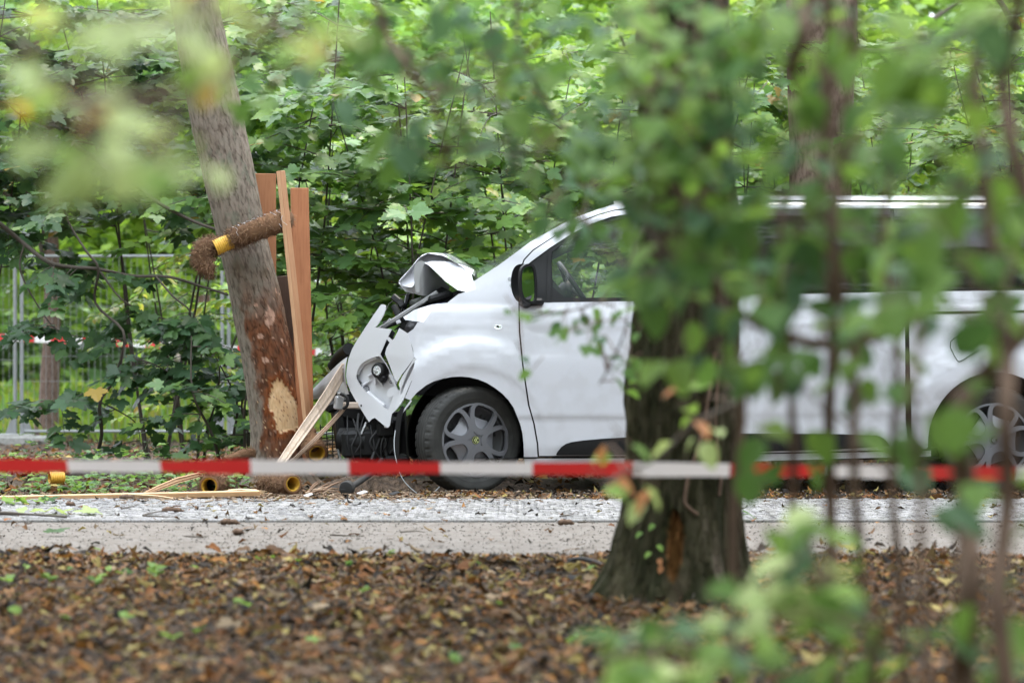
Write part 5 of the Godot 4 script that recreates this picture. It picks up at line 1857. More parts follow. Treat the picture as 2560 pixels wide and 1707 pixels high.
func build_thicket() -> void:
	maple_bush("maple_bush", "dense maple bush right behind the broken bonnet", Vector3(-0.75, 0, -2.7), 3.0, 0.5, 1.0, 5, 76, 0.125, MID)
	maple_bush("maple_bush", "maple bush behind the windscreen of the van", Vector3(0.25, -0.05, -3.6), 3.3, 0.9, 1.05, 5, 100, 0.118, MID + BRIGHT)
	maple_bush("maple_bush", "maple bush behind the big trunk, over the van roof", Vector3(1.35, -0.05, -3.3), 3.5, 1.0, 1.05, 5, 100, 0.118, MID + BRIGHT)
	maple_bush("maple_bush", "maple bush left of the thick pinkish trunk behind the van", Vector3(2.1, -0.05, -4.6), 3.4, 1.2, 1.0, 4, 80, 0.118, MID + BRIGHT)
	maple_bush("maple_bush", "maple bush at the right edge behind the van roof", Vector3(3.8, -0.05, -3.2), 3.4, 1.2, 1.1, 5, 110, 0.118, MID + BRIGHT)
	maple_bush("maple_bush", "bright maple bush in the second row behind the boards", Vector3(-1.3, -0.12, -7.5), 2.9, 0.5, 1.25, 5, 80, 0.122, BRIGHT)
	maple_bush("maple_bush", "bright maple bush in the second row behind the windscreen", Vector3(0.6, -0.12, -8.2), 3.4, 0.6, 1.4, 5, 100, 0.122, BRIGHT)
	maple_bush("maple_bush", "bright maple bush in the second row over the middle of the roof", Vector3(2.7, -0.12, -8.2), 3.8, 0.6, 1.4, 5, 130, 0.122, BRIGHT)
	maple_bush("maple_bush", "bright maple bush in the second row at the far right", Vector3(5.0, -0.12, -7.6), 3.8, 0.6, 1.4, 5, 120, 0.122, BRIGHT)
	maple_bush("maple_bush", "dark maple bush high at the left edge above the fence", Vector3(-4.3, -0.05, -3.6), 3.7, 1.75, 1.25, 4, 85, 0.118, DARK)
	maple_bush("maple_bush", "dark maple bush arching over the fence left of the leaning tree", Vector3(-2.75, -0.05, -4.3), 3.9, 2.05, 1.3, 4, 95, 0.118, DARK + MID)
	maple_bush("maple_bush", "green maple bush close behind the upper leaning trunk", Vector3(-1.65, -0.02, -3.0), 3.4, 1.6, 1.0, 4, 60, 0.115, MID)
	maple_bush("maple_seedling_bush", "low leafy bush at the left foot of the leaning tree", Vector3(-1.95, 0, -2.2), 0.95, 0.1, 0.5, 4, 20, 0.1, DARK + MID)
	maple_bush("beech_bush", "bush of small oval leaves between the boards and the bonnet", Vector3(-1.2, -0.02, -4.0), 2.4, 0.5, 0.8, 5, 42, 0.075, BRIGHT + YELLOW, Vector3.ZERO, "oval")
	maple_bush("beech_bush", "bush of small oval leaves left of the leaning tree, before the fence", Vector3(-2.6, -0.03, -5.5), 2.4, 0.5, 0.8, 4, 40, 0.075, BRIGHT + YELLOW, Vector3.ZERO, "oval")
	maple_bush("beech_bush", "bush of small oval leaves behind the rear roof of the van", Vector3(3.1, -0.02, -4.6), 3.4, 1.4, 0.9, 5, 70, 0.075, BRIGHT + YELLOW, Vector3.ZERO, "oval")
	# the sapling whose dark branches cross the fence
	var root := thing("maple_sapling", "thin dark maple sapling spreading its leaves before the fence panel", "sapling", S(237, 1140, -2.6))
	var z := -2.6
	var xs := []
	var cols := []
	var tw := G.new()
	var br := [
		[[[237, 1150], [253, 1086], [249, 1005], [283, 952], [302, 894], [306, 826], [237, 757], [245, 672], [214, 627], [168, 550], [150, 480]], 0.014, 14],
		[[[-60, 520], [0, 560], [60, 610], [120, 655], [180, 668], [240, 672], [330, 690], [420, 692], [500, 715], [570, 737]], 0.018, 16],
		[[[180, 360], [240, 400], [293, 436], [350, 470], [400, 510], [480, 552], [545, 575]], 0.02, 4],
		[[[390, 692], [432, 741], [475, 780], [463, 833], [470, 900], [478, 950]], 0.008, 13],
		[[[245, 672], [300, 745], [365, 785], [430, 800], [530, 822]], 0.008, 13],
		[[[60, 610], [50, 680], [110, 790], [150, 830], [190, 840]], 0.007, 11],
		[[[249, 1005], [300, 1030], [340, 1060], [350, 1110]], 0.006, 8],
		[[[283, 952], [230, 985], [160, 1000], [95, 1020]], 0.006, 11],
		[[[302, 894], [370, 905], [440, 940], [540, 980]], 0.006, 12],
		[[[509, 1150], [515, 1080], [540, 1000], [548, 930], [540, 860]], 0.009, 10]]
	for q in br:
		var pts := []
		for w in q[0]:
			pts.append(S(w[0], w[1], z + rng.randf_range(-0.145, 0.12)))
		var line := spline(pts, 4)
		var g := G.new()
		var rad := []
		for k in line.size(): rad.append(q[1] * lerpf(1.0, 0.5, k / float(line.size() - 1)))
		g.tube(line, rad, 7)
		part("branch", g, M.twig, root)
		for k in int(q[2] * 0.62):
			var p: Vector3 = line[int(line.size() * rng.randf_range(0.2, 0.999))]
			var a := rng.randf() * TAU
			spray(p, Vector3(cos(a), rng.randf_range(-0.5, 0.3), sin(a)).normalized(), rng.randf_range(0.25, 0.5), 0.115, xs, cols, tw, DARK, 0.005, 0.0035)
	part("twig", tw, M.twig, root).set_meta("kind", "stuff")
	many("foliage", leaf_mesh["maple"], M.leaf, xs, cols, root)
	# trunk behind the van on the right
	var rows := rows_from([[-900, 1990, 2110], [0, 1966, 2142], [400, 1975, 2128], [900, 1960, 2140], [1180, 1940, 2160]], -2.9)
	var nz := FastNoiseLite.new()
	nz.seed = 21
	nz.frequency = 1.0
	var gw := trunk_mesh(rows, -2.9, -0.2, 6.0, 60, 160, func(a: float, y: float, _r: float) -> float: return 0.012 * nz.get_noise_3d(cos(a) * 4, y * 2, sin(a) * 4) + 0.006 * nz.get_noise_3d(cos(a) * 14, y * 9, sin(a) * 14), func(v: Vector3, _a: float) -> Color: return Color(0.3, 0.215, 0.185) * (0.85 + 0.5 * nz.get_noise_3d(v.x * 8, v.y * 6, v.z * 8)), func(_v: Vector3) -> bool: return false)
	var bt := thing("pinkish_tree", "thick pinkish brown trunk rising behind the van roof", "tree", Vector3(S(2050, 1180, -2.9).x, 0, -2.9))
	part("trunk", gw[0], M.bark, bt)
	var g := G.new()
	g.tube(spline([S(1985, 116, -2.7), S(2060, 121, -2.55), S(2140, 124, -2.4), S(2210, 128, -2.3), S(2330, 110, -2.2)], 4), [0.03, 0.028, 0.024, 0.018], 8)
	part("branch", g, M.twig, bt)
	xs = []
	cols = []
	tw = G.new()
	for k in 40:
		var a := rng.randf() * TAU
		var r := rng.randf_range(0.3, 2.0)
		spray(Vector3(2.24 + cos(a) * r, rng.randf_range(4.0, 5.6), -2.9 + sin(a) * r), Vector3(cos(a), 0.1, sin(a)).normalized(), 0.7, 0.145, xs, cols, tw, MID)
	part("twig", tw, M.twig, bt)
	many("crown", leaf_mesh["maple"], M.leaf, xs, cols, bt)

# ---------- far woods ----------
func far_tree(called: String, label: String, at: Vector3, h: float, tr: float, crown_low: float, reach: float, count: int, size: float, tones: Array, bark: Color) -> void:
	var root := thing(called, label, "tree", at, "")
	var g := G.new()
	g.tinted = true
	var line := []
	var rad := []
	for k in 9:
		var t := k / 8.0
		line.append(at + Vector3(0.25 * sin(t * 2 + at.x), h * 0.85 * t - 0.1, 0.2 * sin(t * 3 + at.z)))
		rad.append(lerpf(tr * (1.25 if k == 0 else 1.0), tr * 0.3, t))
	g.tube(line, rad, 12, true, bark)
	part("trunk", g, M.bark, root)
	var xs := []
	var cols := []
	var clumps := []
	for k in 26:
		var a := rng.randf() * TAU
		var rr := sqrt(rng.randf()) * reach
		clumps.append([at + Vector3(cos(a) * rr, lerpf(crown_low, h, rng.randf()), sin(a) * rr), rng.randf_range(0.7, 1.3), tones[rng.randi() % tones.size()]])
		if k < 10:
			var lg := G.new()
			lg.tube([line[3 + k % 5], line[3 + k % 5].lerp(clumps[-1][0], 0.6) + Vector3(0, 0.15, 0), clumps[-1][0]], [tr * 0.25, tr * 0.15, 0.01], 6)
			part("limb", lg, M.twig, root)
	for k in count:
		var c: Array = clumps[rng.randi() % clumps.size()]
		var o: Vector3 = Vector3(rng.randfn(), rng.randfn() * 0.6, rng.randfn()) * 0.5 * c[1]
		var out := Vector3(rng.randf_range(-1, 1), rng.randf_range(-0.7, 0.3), rng.randf_range(-1, 1))
		xs.append(Transform3D(leaf_basis(out, Vector3(rng.randf_range(-0.5, 0.5), 1, rng.randf_range(-0.5, 0.5)), size * rng.randf_range(0.7, 1.3)), c[0] + o))
		var b := rng.randf_range(0.75, 1.25)
		cols.append(Color(c[2][0] * b, c[2][1] * b, c[2][2] * b))
	many("crown", leaf_mesh["maple"], M.leaf, xs, cols, root)

func build_woods() -> void:
	var brown := Color(0.2, 0.145, 0.12)
	far_tree("wood_tree", "slim brown trunk at the left edge beyond the fence", Vector3(-5.55, -0.25, -15.0), 5.6, 0.13, 3.4, 2.6, 4200, 0.16, MID + BRIGHT, brown)
	far_tree("wood_tree", "pinkish slender trunk seen through the fence mesh", Vector3(-2.68, -0.25, -17.0), 5.6, 0.1, 2.6, 2.8, 4500, 0.16, BRIGHT, Color(0.4, 0.27, 0.22))
	far_tree("wood_tree", "bright leafy tree beyond the fence, left", Vector3(-7.5, -0.3, -22.0), 6.2, 0.2, 1.9, 3.2, 5000, 0.18, BRIGHT, brown)
	far_tree("wood_tree", "bright leafy tree beyond the fence behind the leaning trunk", Vector3(-3.6, -0.3, -24.0), 6.2, 0.2, 1.8, 3.2, 5500, 0.18, BRIGHT, brown)
	far_tree("wood_tree", "leafy tree in the gap between the boards and the van", Vector3(-0.8, -0.25, -18.0), 5.6, 0.16, 1.5, 2.6, 5000, 0.16, BRIGHT + MID, brown)
	far_tree("wood_tree", "leafy tree far behind the windscreen", Vector3(2.0, -0.25, -15.0), 5.6, 0.18, 1.5, 2.8, 5500, 0.16, BRIGHT, brown)
	far_tree("wood_tree", "leafy tree far behind the rear of the van", Vector3(5.6, -0.25, -14.0), 5.8, 0.2, 1.5, 3.0, 5500, 0.16, MID + BRIGHT, brown)
	far_tree("wood_tree", "mid green tree in the deep background, left", Vector3(-10.0, -0.4, -34.0), 8.0, 0.3, 1.2, 4.0, 6000, 0.24, MID, brown)
	far_tree("wood_tree", "mid green tree in the deep background, between the fence posts", Vector3(-5.2, -0.4, -37.0), 8.0, 0.3, 1.4, 4.0, 6000, 0.24, MID, brown)
	far_tree("wood_tree", "mid green tree in the deep background, centre", Vector3(0.5, -0.4, -33.0), 8.0, 0.3, 0.8, 4.0, 6000, 0.24, MID, brown)
	far_tree("wood_tree", "mid green tree in the deep background, right", Vector3(6.0, -0.4, -34.0), 8.0, 0.3, 0.8, 4.0, 6000, 0.24, MID, brown)
	# the wood closes the view
	var xs := []
	var cols := []
	for k in 26000:
		var x := rng.randf_range(-30, 30)
		var z := rng.randf_range(-60, -46)
		var y := rng.randf_range(-0.4, 11.5)
		var out := Vector3(rng.randf_range(-1, 1), rng.randf_range(-0.7, 0.3), rng.randf_range(-1, 1))
		xs.append(Transform3D(leaf_basis(out, Vector3(rng.randf_range(-0.6, 0.6), 1, rng.randf_range(-0.6, 0.9)), rng.randf_range(0.4, 0.9)), Vector3(x, y, z)))
		var c: Array = (MID + BRIGHT)[rng.randi() % 8]
		cols.append(Color(c[0], c[1], c[2]))
	many("far_wood", leaf_mesh["maple"], M.leaf, xs, cols, self)
	# the park on the photographer's side, which the paint and the panes mirror
	xs = []
	cols = []
	for k in 1060:
		# a ring of crowns to the left, behind the camera and to the right
		var a := rng.randf_range(-0.75, PI + 0.75)
		var r := rng.randf_range(14, 23)
		var c := Vector3(cos(a) * r * 1.1, rng.randf_range(0.8, 19.0) if k < 760 else rng.randf_range(0.2, 4.5), 8.0 + sin(a) * r)
		for q in 60:
			var out := Vector3(rng.randf_range(-1, 1), rng.randf_range(-0.7, 0.3), rng.randf_range(-1, 1))
			xs.append(Transform3D(leaf_basis(out, Vector3(rng.randf_range(-0.6, 0.6), 1, rng.randf_range(-0.6, 0.6)), rng.randf_range(0.3, 0.55)), c + Vector3(rng.randfn(), rng.randfn() * 0.6, rng.randfn()) * 0.9))
			var t: Array = (DARK + MID)[rng.randi() % 8]
			cols.append(Color(t[0], t[1], t[2]))
	many("park_trees", leaf_mesh["maple"], M.leaf, xs, cols, self)
	# sunny clearing behind the fence: tall grass and herbs
	xs = []
	cols = []
	for k in 24000:
		var z := rng.randf_range(-30, -9.5)
		var x := rng.randf_range(-13, 8)
		if x < -1.0 and z > -14.6: continue
		var h := rng.randf_range(0.18, 0.5) * (0.6 + 0.6 * smoothstep(-14.5, -18, z))
		var out := Vector3(rng.randf_range(-0.5, 0.5), 1, rng.randf_range(-0.5, 0.5))
		xs.append(Transform3D(leaf_basis(out, Vector3(rng.randf_range(-1, 1), 0.2, rng.randf_range(-1, 1)), h) * Basis().scaled(Vector3(0.35, 1, 1)), Vector3(x, gh(x, z), z)))
		var c: Array = (YELLOW + BRIGHT)[rng.randi() % 8]
		cols.append(Color(c[0], c[1], c[2]))
	many("grass", leaf_mesh["oval"], M.soft_leaf, xs, cols, self)

# ---------- fence ----------
func fence_panel(label: String, x0: float, x1: float, z: float, y0: float, y1: float, turn_in := 0.0) -> void:
	var root := thing("fence_panel", label, "fence", Vector3((x0 + x1) / 2, y0 - 0.12, z), "")
	var a := Vector3(x0, 0, z)
	var b := Vector3(x1, 0, z + turn_in)
	for e in [a, b]:
		var g := G.new()
		g.tube([e + Vector3(0, y0 - 0.08, 0), e + Vector3(0, y1 + 0.05, 0)], [0.021], 10)
		part("post", g, M.zinc, root)
	for y in [y0, y1]:
		var g := G.new()
		g.tube([a + Vector3(0.018, y, 0), b + Vector3(-0.018, y, 0)], [0.016], 8)
		part("rail", g, M.zinc, root)
	for e in [[a, 1.0], [b, -1.0]]:
		var g := G.new()
		var p: Vector3 = e[0]
		g.face([p + Vector3(0.02 * e[1], y0 + 0.01, 0.004), p + Vector3(0.11 * e[1], y0 + 0.012, 0.004), p + Vector3(0.02 * e[1], y0 + 0.24, 0.004)])
		g.face([p + Vector3(0.02 * e[1], y0 + 0.01, -0.004), p + Vector3(0.02 * e[1], y0 + 0.24, -0.004), p + Vector3(0.11 * e[1], y0 + 0.012, -0.004)])
		part("gusset", g, M.zinc, root)
	var n := int((x1 - x0) / 0.066)
	for k in range(1, n):
		var p := a.lerp(b, k / float(n))
		var g := G.new()
		g.tube([p + Vector3(0, y0, 0), p + Vector3(0, y1, 0)], [0.0022], 4, false)
		part("wire", g, M.zinc, root)
	for k in range(1, 7):
		var y := lerpf(y0, y1, k / 7.0)
		var g := G.new()
		g.tube([a + Vector3(0, y, 0.006), b + Vector3(0, y, 0.006)], [0.0022], 4, false)
		part("wire", g, M.zinc, root)

func build_fence() -> void:
	var z := -13.3
	var l := S(53, 640, z)
	var lb := S(53, 1078, z)
	var r := S(555, 632, z)
	fence_panel("mesh fence panel framed in steel tube behind the leafy sapling", l.x, r.x, z, lb.y, l.y)
	fence_panel("mesh fence panel cut by the left edge of the picture", l.x - 2.32, l.x - 0.075, z - 0.02, lb.y - 0.04, l.y - 0.04)
	fence_panel("mesh fence panel hidden behind the leaning tree and the nose", r.x + 0.07, r.x + 2.3, z, lb.y - 0.02, l.y - 0.02, 0.4)
	var i := 0
	for q in [[l.x - 0.12, lb.y, z, "pale concrete foot block under the left fence posts", "concrete"], [S(520, 1120, -12.2).x, -0.2, -12.2, "dark concrete foot block half hidden by plants near the leaning tree", "stone_dark"]]:
		var g := G.new()
		g.box(Transform3D(Basis(Vector3.UP, 0.05), Vector3(q[0], q[1] - 0.13, q[2])), Vector3(0.8, 0.16, 0.24), 0.02)
		g.box(Transform3D(Basis(Vector3.UP, 0.05), Vector3(q[0], q[1] - 0.045, q[2])), Vector3(0.5, 0.03, 0.2), 0.01)
		if q[4] == "stone_dark": mat("stone_dark", 0.09, 0.095, 0.085, 0.9)
		whole("concrete_foot", g, M[q[4]], q[3], "foot block", Vector3(q[0], q[1] - 0.2, q[2]))
	# small box hung in the trees beyond the fence
	var g := G.new()
	g.box(Transform3D(Basis(Vector3.UP, 0.3), S(508, 747, -14.5)), Vector3(0.13, 0.09, 0.1), 0.006)
	whole("nest_box", g, M.pale_twig, "small grey box hanging beyond the fence left of the leaning trunk", "box", S(508, 756, -14.5))

# ---------- barrier tapes ----------
func tape_strip(called: String, label: String, pts: Array, width: float, tilt: float, first: float, stripe: float, red: Color, white: Color) -> void:
	var g := G.new()
	g.tinted = true
	var line := spline(pts, 40)
	var along := first
	var twist := func(k: int) -> float: return 0.1 * sin(k * 0.11) + 0.07 * sin(k * 0.31 + 1.0)
	for k in line.size() - 1:
		var a: Vector3 = line[k]
		var b: Vector3 = line[k + 1]
		var dir := (b - a).normalized()
		var up := Vector3(0, cos(tilt + twist.call(k)), sin(tilt + twist.call(k)))
		var up2 := Vector3(0, cos(tilt + twist.call(k + 1)), sin(tilt + twist.call(k + 1)))
		var col := red if int(floor(along / stripe)) % 2 == 0 else white
		along += (b - a).length()
		g.face([a - up * width / 2, b - up2 * width / 2, b + up2 * width / 2, a + up * width / 2], col)
	whole(called, g, M.tape, label, "barrier tape", line[line.size() / 2])

func build_tape() -> void:
	var red := Color(0.6, 0.035, 0.035)
	var white := Color(0.78, 0.74, 0.74)
	var z := 9.6
	var s0 := S(-67, 1163, z)
	var pts := []
	for q in [[-500, 1158], [-67, 1163], [400, 1166], [1000, 1169], [1700, 1174], [2300, 1181], [3000, 1192]]:
		pts.append(S(q[0], q[1], z + 0.0001 * q[0]))
	tape_strip("barrier_tape", "red and white tape stretched low across the front of the scene", pts, 0.052, 0.72, 0.036, 0.274, red, white)
	pts = []
	for q in [[-400, 835], [0, 843], [53, 845], [200, 852], [400, 862], [555, 872], [700, 876], [830, 880]]:
		pts.append(S(q[0], q[1], -13.45 - 0.0002 * q[0]))
	tape_strip("barrier_tape", "red and white tape strung along the mesh fence behind the trees", pts, 0.08, 0.0, 0.1, 0.17, Color(0.7, 0.05, 0.05), Color(0.85, 0.83, 0.83))

# ---------- fallen leaves and small plants ----------
func build_litter() -> void:
	var tones := [Color(0.3, 0.105, 0.035), Color(0.36, 0.16, 0.065), Color(0.17, 0.075, 0.032), Color(0.37, 0.22, 0.115), Color(0.09, 0.05, 0.03), Color(0.05, 0.034, 0.024), Color(0.04, 0.028, 0.022), Color(0.42, 0.16, 0.04), Color(0.18, 0.09, 0.045), Color(0.42, 0.27, 0.08)]
	var sets := {"dry": [[], []], "dry_maple": [[], []], "round": [[], []]}
	var drop := func(x: float, z: float, size: float, lift: float, flatness := 0.6) -> void:
		var kind: String = ["dry", "dry", "dry_maple", "round"][rng.randi() % 4]
		var a := rng.randf() * TAU
		var out := Vector3(cos(a), rng.randf_range(-0.3, 0.35) * flatness, sin(a))
		var up := Vector3(rng.randf_range(-1, 1) * flatness, 1.0 if rng.randf() < 0.7 else -1.0, rng.randf_range(-1, 1) * flatness)
		sets[kind][0].append(Transform3D(leaf_basis(out, up, size), Vector3(x, gh(x, z) + lift, z)))
		var c: Color = tones[rng.randi() % tones.size()]
		c *= rng.randf_range(0.4, 1.0)
		sets[kind][1].append(Color(c.r * 0.8, c.g * 0.98, c.b * 1.2))
	for k in 64000:
		var z := 5.22 + 6.4 * pow(rng.randf(), 0.9)
		drop.call(rng.randf_range(-4.6, 4.6), z, rng.randf_range(0.017, 0.044), rng.randf_range(0.004, 0.035), 0.42)
	for k in 4200:
		drop.call(rng.randf_range(-4.2, 4.2), 5.28 + absf(rng.randfn()) * 0.25 - 0.12, rng.randf_range(0.02, 0.05), rng.randf_range(0.01, 0.025), 0.4)
	# behind: round the trees, under the van, before the fence
	for k in 9000:
		var z := rng.randf_range(-14.5, 0.8)
		drop.call(rng.randf_range(-6.5, 5.5), z, rng.randf_range(0.035, 0.08), rng.randf_range(0.004, 0.03))
	for k in 3500:
		drop.call(rng.randf_range(-4.6, 4.6), rng.randf_range(0.0, 0.95), rng.randf_range(0.02, 0.055), rng.randf_range(0.004, 0.025), 0.4)
	# thinly over path and pavement
	for k in 420:
		drop.call(rng.randf_range(-4.0, 4.0), rng.randf_range(0.9, 5.1), rng.randf_range(0.02, 0.055), 0.03, 0.25)
	# whole larger leaves and drifts on top
	for k in 900:
		drop.call(rng.randf_range(-4.2, 4.2), rng.randf_range(5.1, 10.5), rng.randf_range(0.05, 0.09), rng.randf_range(0.025, 0.045), 0.5)
	for k in 40:
		var c := Vector2(rng.randf_range(-3.6, 3.0), rng.randf_range(5.2, 9.5))
		for s in 45:
			drop.call(c.x + rng.randfn() * 0.16, c.y + rng.randfn() * 0.1, rng.randf_range(0.03, 0.065), rng.randf_range(0.02, 0.06), 0.8)
	var sticks := G.new()
	for k in 70:
		var at := Vector3(rng.randf_range(-3.6, 3.2), 0, rng.randf_range(5.2, 10.0))
		at.y = gh(at.x, at.z) + 0.035
		var a := rng.randf() * TAU
		var way := Vector3(cos(a), rng.randf_range(-0.05, 0.12), sin(a)) * rng.randf_range(0.06, 0.28)
		sticks.tube([at, at + way * 0.5 + Vector3(0, 0.01, 0.008), at + way], [0.0035, 0.003, 0.0015], 5, false)
	var sticks_node := struct("fallen_sticks", sticks, M.twig)
	sticks_node.set_meta("kind", "stuff")
	for q in sets.keys():
		many("leaf_litter", leaf_mesh[q], M.dry_leaf, sets[q][0], sets[q][1], self)
	# grit and wood chips
	var pebble := SphereMesh.new()
	pebble.radius = 0.5
	pebble.height = 0.7
	pebble.radial_segments = 6
	pebble.rings = 3
	var xs := []
	var cols := []
	for k in 7000:
		var on_path := rng.randf() < 0.75
		var z := rng.randf_range(2.85, 5.15) if on_path else rng.randf_range(0.1, 2.8) * rng.randf_range(0.5, 1.0)
		var s := rng.randf_range(0.004, 0.013)
		xs.append(Transform3D(Basis.from_euler(Vector3(rng.randf() * 3, rng.randf() * 6, 0)).scaled(Vector3(s, s * 0.7, s)), Vector3(rng.randf_range(-3.9, 3.9), 0.02 if on_path else 0.026, z)))
		var l := rng.randf_range(0.14, 0.4)
		cols.append(Color(l, l * 0.9, l * 0.82) * 0.7)
	many("grit", pebble, M.pebble, xs, cols, self)
	var chip := BoxMesh.new()
	chip.size = Vector3(1, 0.25, 0.3)
	xs = []
	cols = []
	for k in 1000:
		var c := Vector2(rng.randfn() * 0.9 - 1.2, rng.randfn() * 0.35 + 0.7)
		if c.y > 2.4: continue
		var s := rng.randf_range(0.01, 0.045)
		xs.append(Transform3D(Basis.from_euler(Vector3(rng.randf_range(-0.3, 0.3), rng.randf() * 6, rng.randf_range(-0.3, 0.3))).scaled(Vector3(s, s * 0.5, s * 0.5)), Vector3(c.x, 0.03, c.y)))
		var t := rng.randf()
		cols.append(Color(0.14, 0.075, 0.045).lerp(Color(0.42, 0.32, 0.23), t))
	many("wood_chips", chip, M.pebble, xs, cols, self)
	# little green plants among the dead leaves
	var spots := []
	for q in [[60, 1440], [105, 1447], [20, 1470], [165, 1440], [120, 1470], [265, 1445], [305, 1455], [235, 1480], [385, 1460], [375, 1452], [495, 1440], [490, 1600], [585, 1540], [610, 1548], [830, 1555], [640, 1415], [700, 1420], [745, 1418], [860, 1425], [170, 1582], [45, 1570], [310, 1580], [430, 1625], [1195, 1420], [1250, 1530], [1295, 1640], [970, 1405], [1420, 1620], [1460, 1440], [780, 1620], [250, 1395], [100, 1395], [1130, 1690], [900, 1500]]:
		spots.append(q)
	var used := {}
	for q in spots:
		var z: float = 18.0 - 400.0 * 18.0 / (q[1] - 835.0)
		var at := S(q[0], q[1], z)
		at.y = gh(at.x, z)
		var zone := "far left" if q[0] < 130 else "left" if q[0] < 420 else "left of centre" if q[0] < 720 else "centre" if q[0] < 1080 else "right of centre"
		var row := "by the gravel edge" if q[1] < 1432 else "in the upper leaves" if q[1] < 1490 else "in the middle leaves" if q[1] < 1600 else "near the bottom edge"
		var nleaf := 1
		while used.has([zone, row, nleaf]): nleaf += 1
		used[[zone, row, nleaf]] = true
		var o := thing("seedling", "tiny green seedling with %s among dead leaves, %s, %s" % [["one leaf", "two leaves", "three leaves", "four leaves", "five leaves", "six leaves"][nleaf - 1], zone, row], "seedling", at, "seedlings among the dead leaves")
		var g := G.new()
		g.tube([at, at + Vector3(0.004, 0.035, 0.003)], [0.0014, 0.001], 4, false)
		part("stem", g, M.badge_green, o)
		for k in nleaf:
			var a := rng.randf() * TAU
			one_leaf(o, at + Vector3(0.004, 0.03 + 0.006 * k, 0.003), Vector3(cos(a), 0.5, sin(a)), rng.randf_range(0.035, 0.055), [2, 3, 3, 1][rng.randi() % 4], "round")
	# herbs round the foot of the leaning tree and along the litter behind
	var hx := []
	var hc := []
	for k in 200:
		var z := rng.randf_range(-3.6, 0.3)
		var x := rng.randf_range(-4.0, -1.7)
		if k % 3 == 0: z = rng.randf_range(-0.4, 0.4)
		var h := rng.randf_range(0.03, 0.16) if k % 3 == 0 else rng.randf_range(0.05, 0.3)
		for s in 7:
			var a := rng.randf() * TAU
			hx.append(Transform3D(leaf_basis(Vector3(cos(a), rng.randf_range(0.0, 0.6), sin(a)), Vector3(0, 1, 0.2), rng.randf_range(0.03, 0.07)), Vector3(x + 0.04 * cos(a), gh(x, z) + h * rng.randf(), z + 0.04 * sin(a))))
			var c: Array = MID[rng.randi() % 4]
			hc.append(Color(c[0], c[1], c[2]))
	many("ground_herbs", leaf_mesh["round"], M.leaf, hx, hc, self)
	# torn green leaves on the setts
	for q in [[55, 1270, "bright torn leaves lying on the setts, far left", 6, 3], [126, 1268, "dark green torn leaf curled up on the setts", 2, 0], [110, 1296, "pale torn leaves on the broken branch", 7, 4], [195, 1298, "pale leaf sprig at the end of the broken branch", 5, 4], [615, 1248, "small torn leaf at the end of the long board", 2, 2], [115, 1352, "small green sprig standing on the gravel", 2, 0], [1865, 1310, "green leaf lying right of the big trunk", 2, 1]]:
		var z: float = 18.0 - 400.0 * 18.0 / (q[1] - 835.0)
		var at := S(q[0], q[1], z)
		at.y = 0.03
		var o := thing("torn_leaves", q[2], "leaves", at)
		for k in q[3]:
			var a := rng.randf() * TAU
			one_leaf(o, at + Vector3(rng.randf_range(-0.05, 0.05) * q[3] * 0.4, 0.01, rng.randf_range(-0.05, 0.05)), Vector3(cos(a), rng.randf_range(0.0, 0.6), sin(a)), rng.randf_range(0.05, 0.09), q[4], "maple")

# ---------- blurred shrubs close to the camera ----------
func shoot(called: String, label: String, category: String, z: float, stems: Array, areas: Array, size: float, tones: Array, tip_spread := 0.35) -> void:
	# stems: [points on the photograph, radius, pale]; areas: [x0, y0, x1, y1, count]
	var foot := S(stems[0][0][0][0], stems[0][0][0][1], z)
	var root := thing(called, label, category, Vector3(foot.x, minf(foot.y, 2.6), z), "")
	var nodes := []
	for q in stems:
		var pts := []
		var dz := rng.randf_range(-0.35, 0.35)
		for w in q[0]: pts.append(S(w[0] + rng.randf_range(-16, 16), w[1], z + dz + rng.randf_range(-0.06, 0.06)))
		var line := spline(pts, 5)
		var rad := []
		for k in line.size(): rad.append(q[1] * (1.2 if q[1] < 0.016 else 0.72) * lerpf(1.0, 0.65, k / float(line.size() - 1)))
		var g := G.new()
		g.tube(line, rad, 9)
		part("stem", g, M.pale_twig if q[2] or q[1] > 0.0065 else M.twig, root)
		nodes.append_array(line)
	var tw := G.new()
	for q in areas:
		for k in q[4]:
			var at := S(rng.randf_range(q[0], q[2]), rng.randf_range(q[1], q[3]), z + rng.randf_range(-tip_spread, tip_spread))
			var best: Vector3 = nodes[0]
			for s in 14:
				var c: Vector3 = nodes[rng.randi() % nodes.size()]
				if c.distance_to(at) < best.distance_to(at): best = c
			var out := (at - best).normalized() * 0.5 + Vector3(rng.randf_range(-1, 1), rng.randf_range(-0.9, 0.15), rng.randf_range(-0.5, 0.9))
			if k % 3 == 0 and best.distance_to(at) < 0.45:
				tw.tube([best, best.lerp(at, 0.6) + Vector3(0, 0.02, 0), at], [0.003, 0.0022, 0.0014], 4, false)
			else:
				tw.tube([at - out.normalized() * size * 0.9 + Vector3(0, 0.02, 0), at], [0.0018, 0.0014], 4, false)
			one_leaf(root, at, out, size * rng.randf_range(0.7, 1.2), tones[rng.randi() % tones.size()], "round" if rng.randf() < 0.6 else "oval")
	if tw.v.size(): part("twig", tw, M.pale_twig, root).set_meta("kind", "stuff")

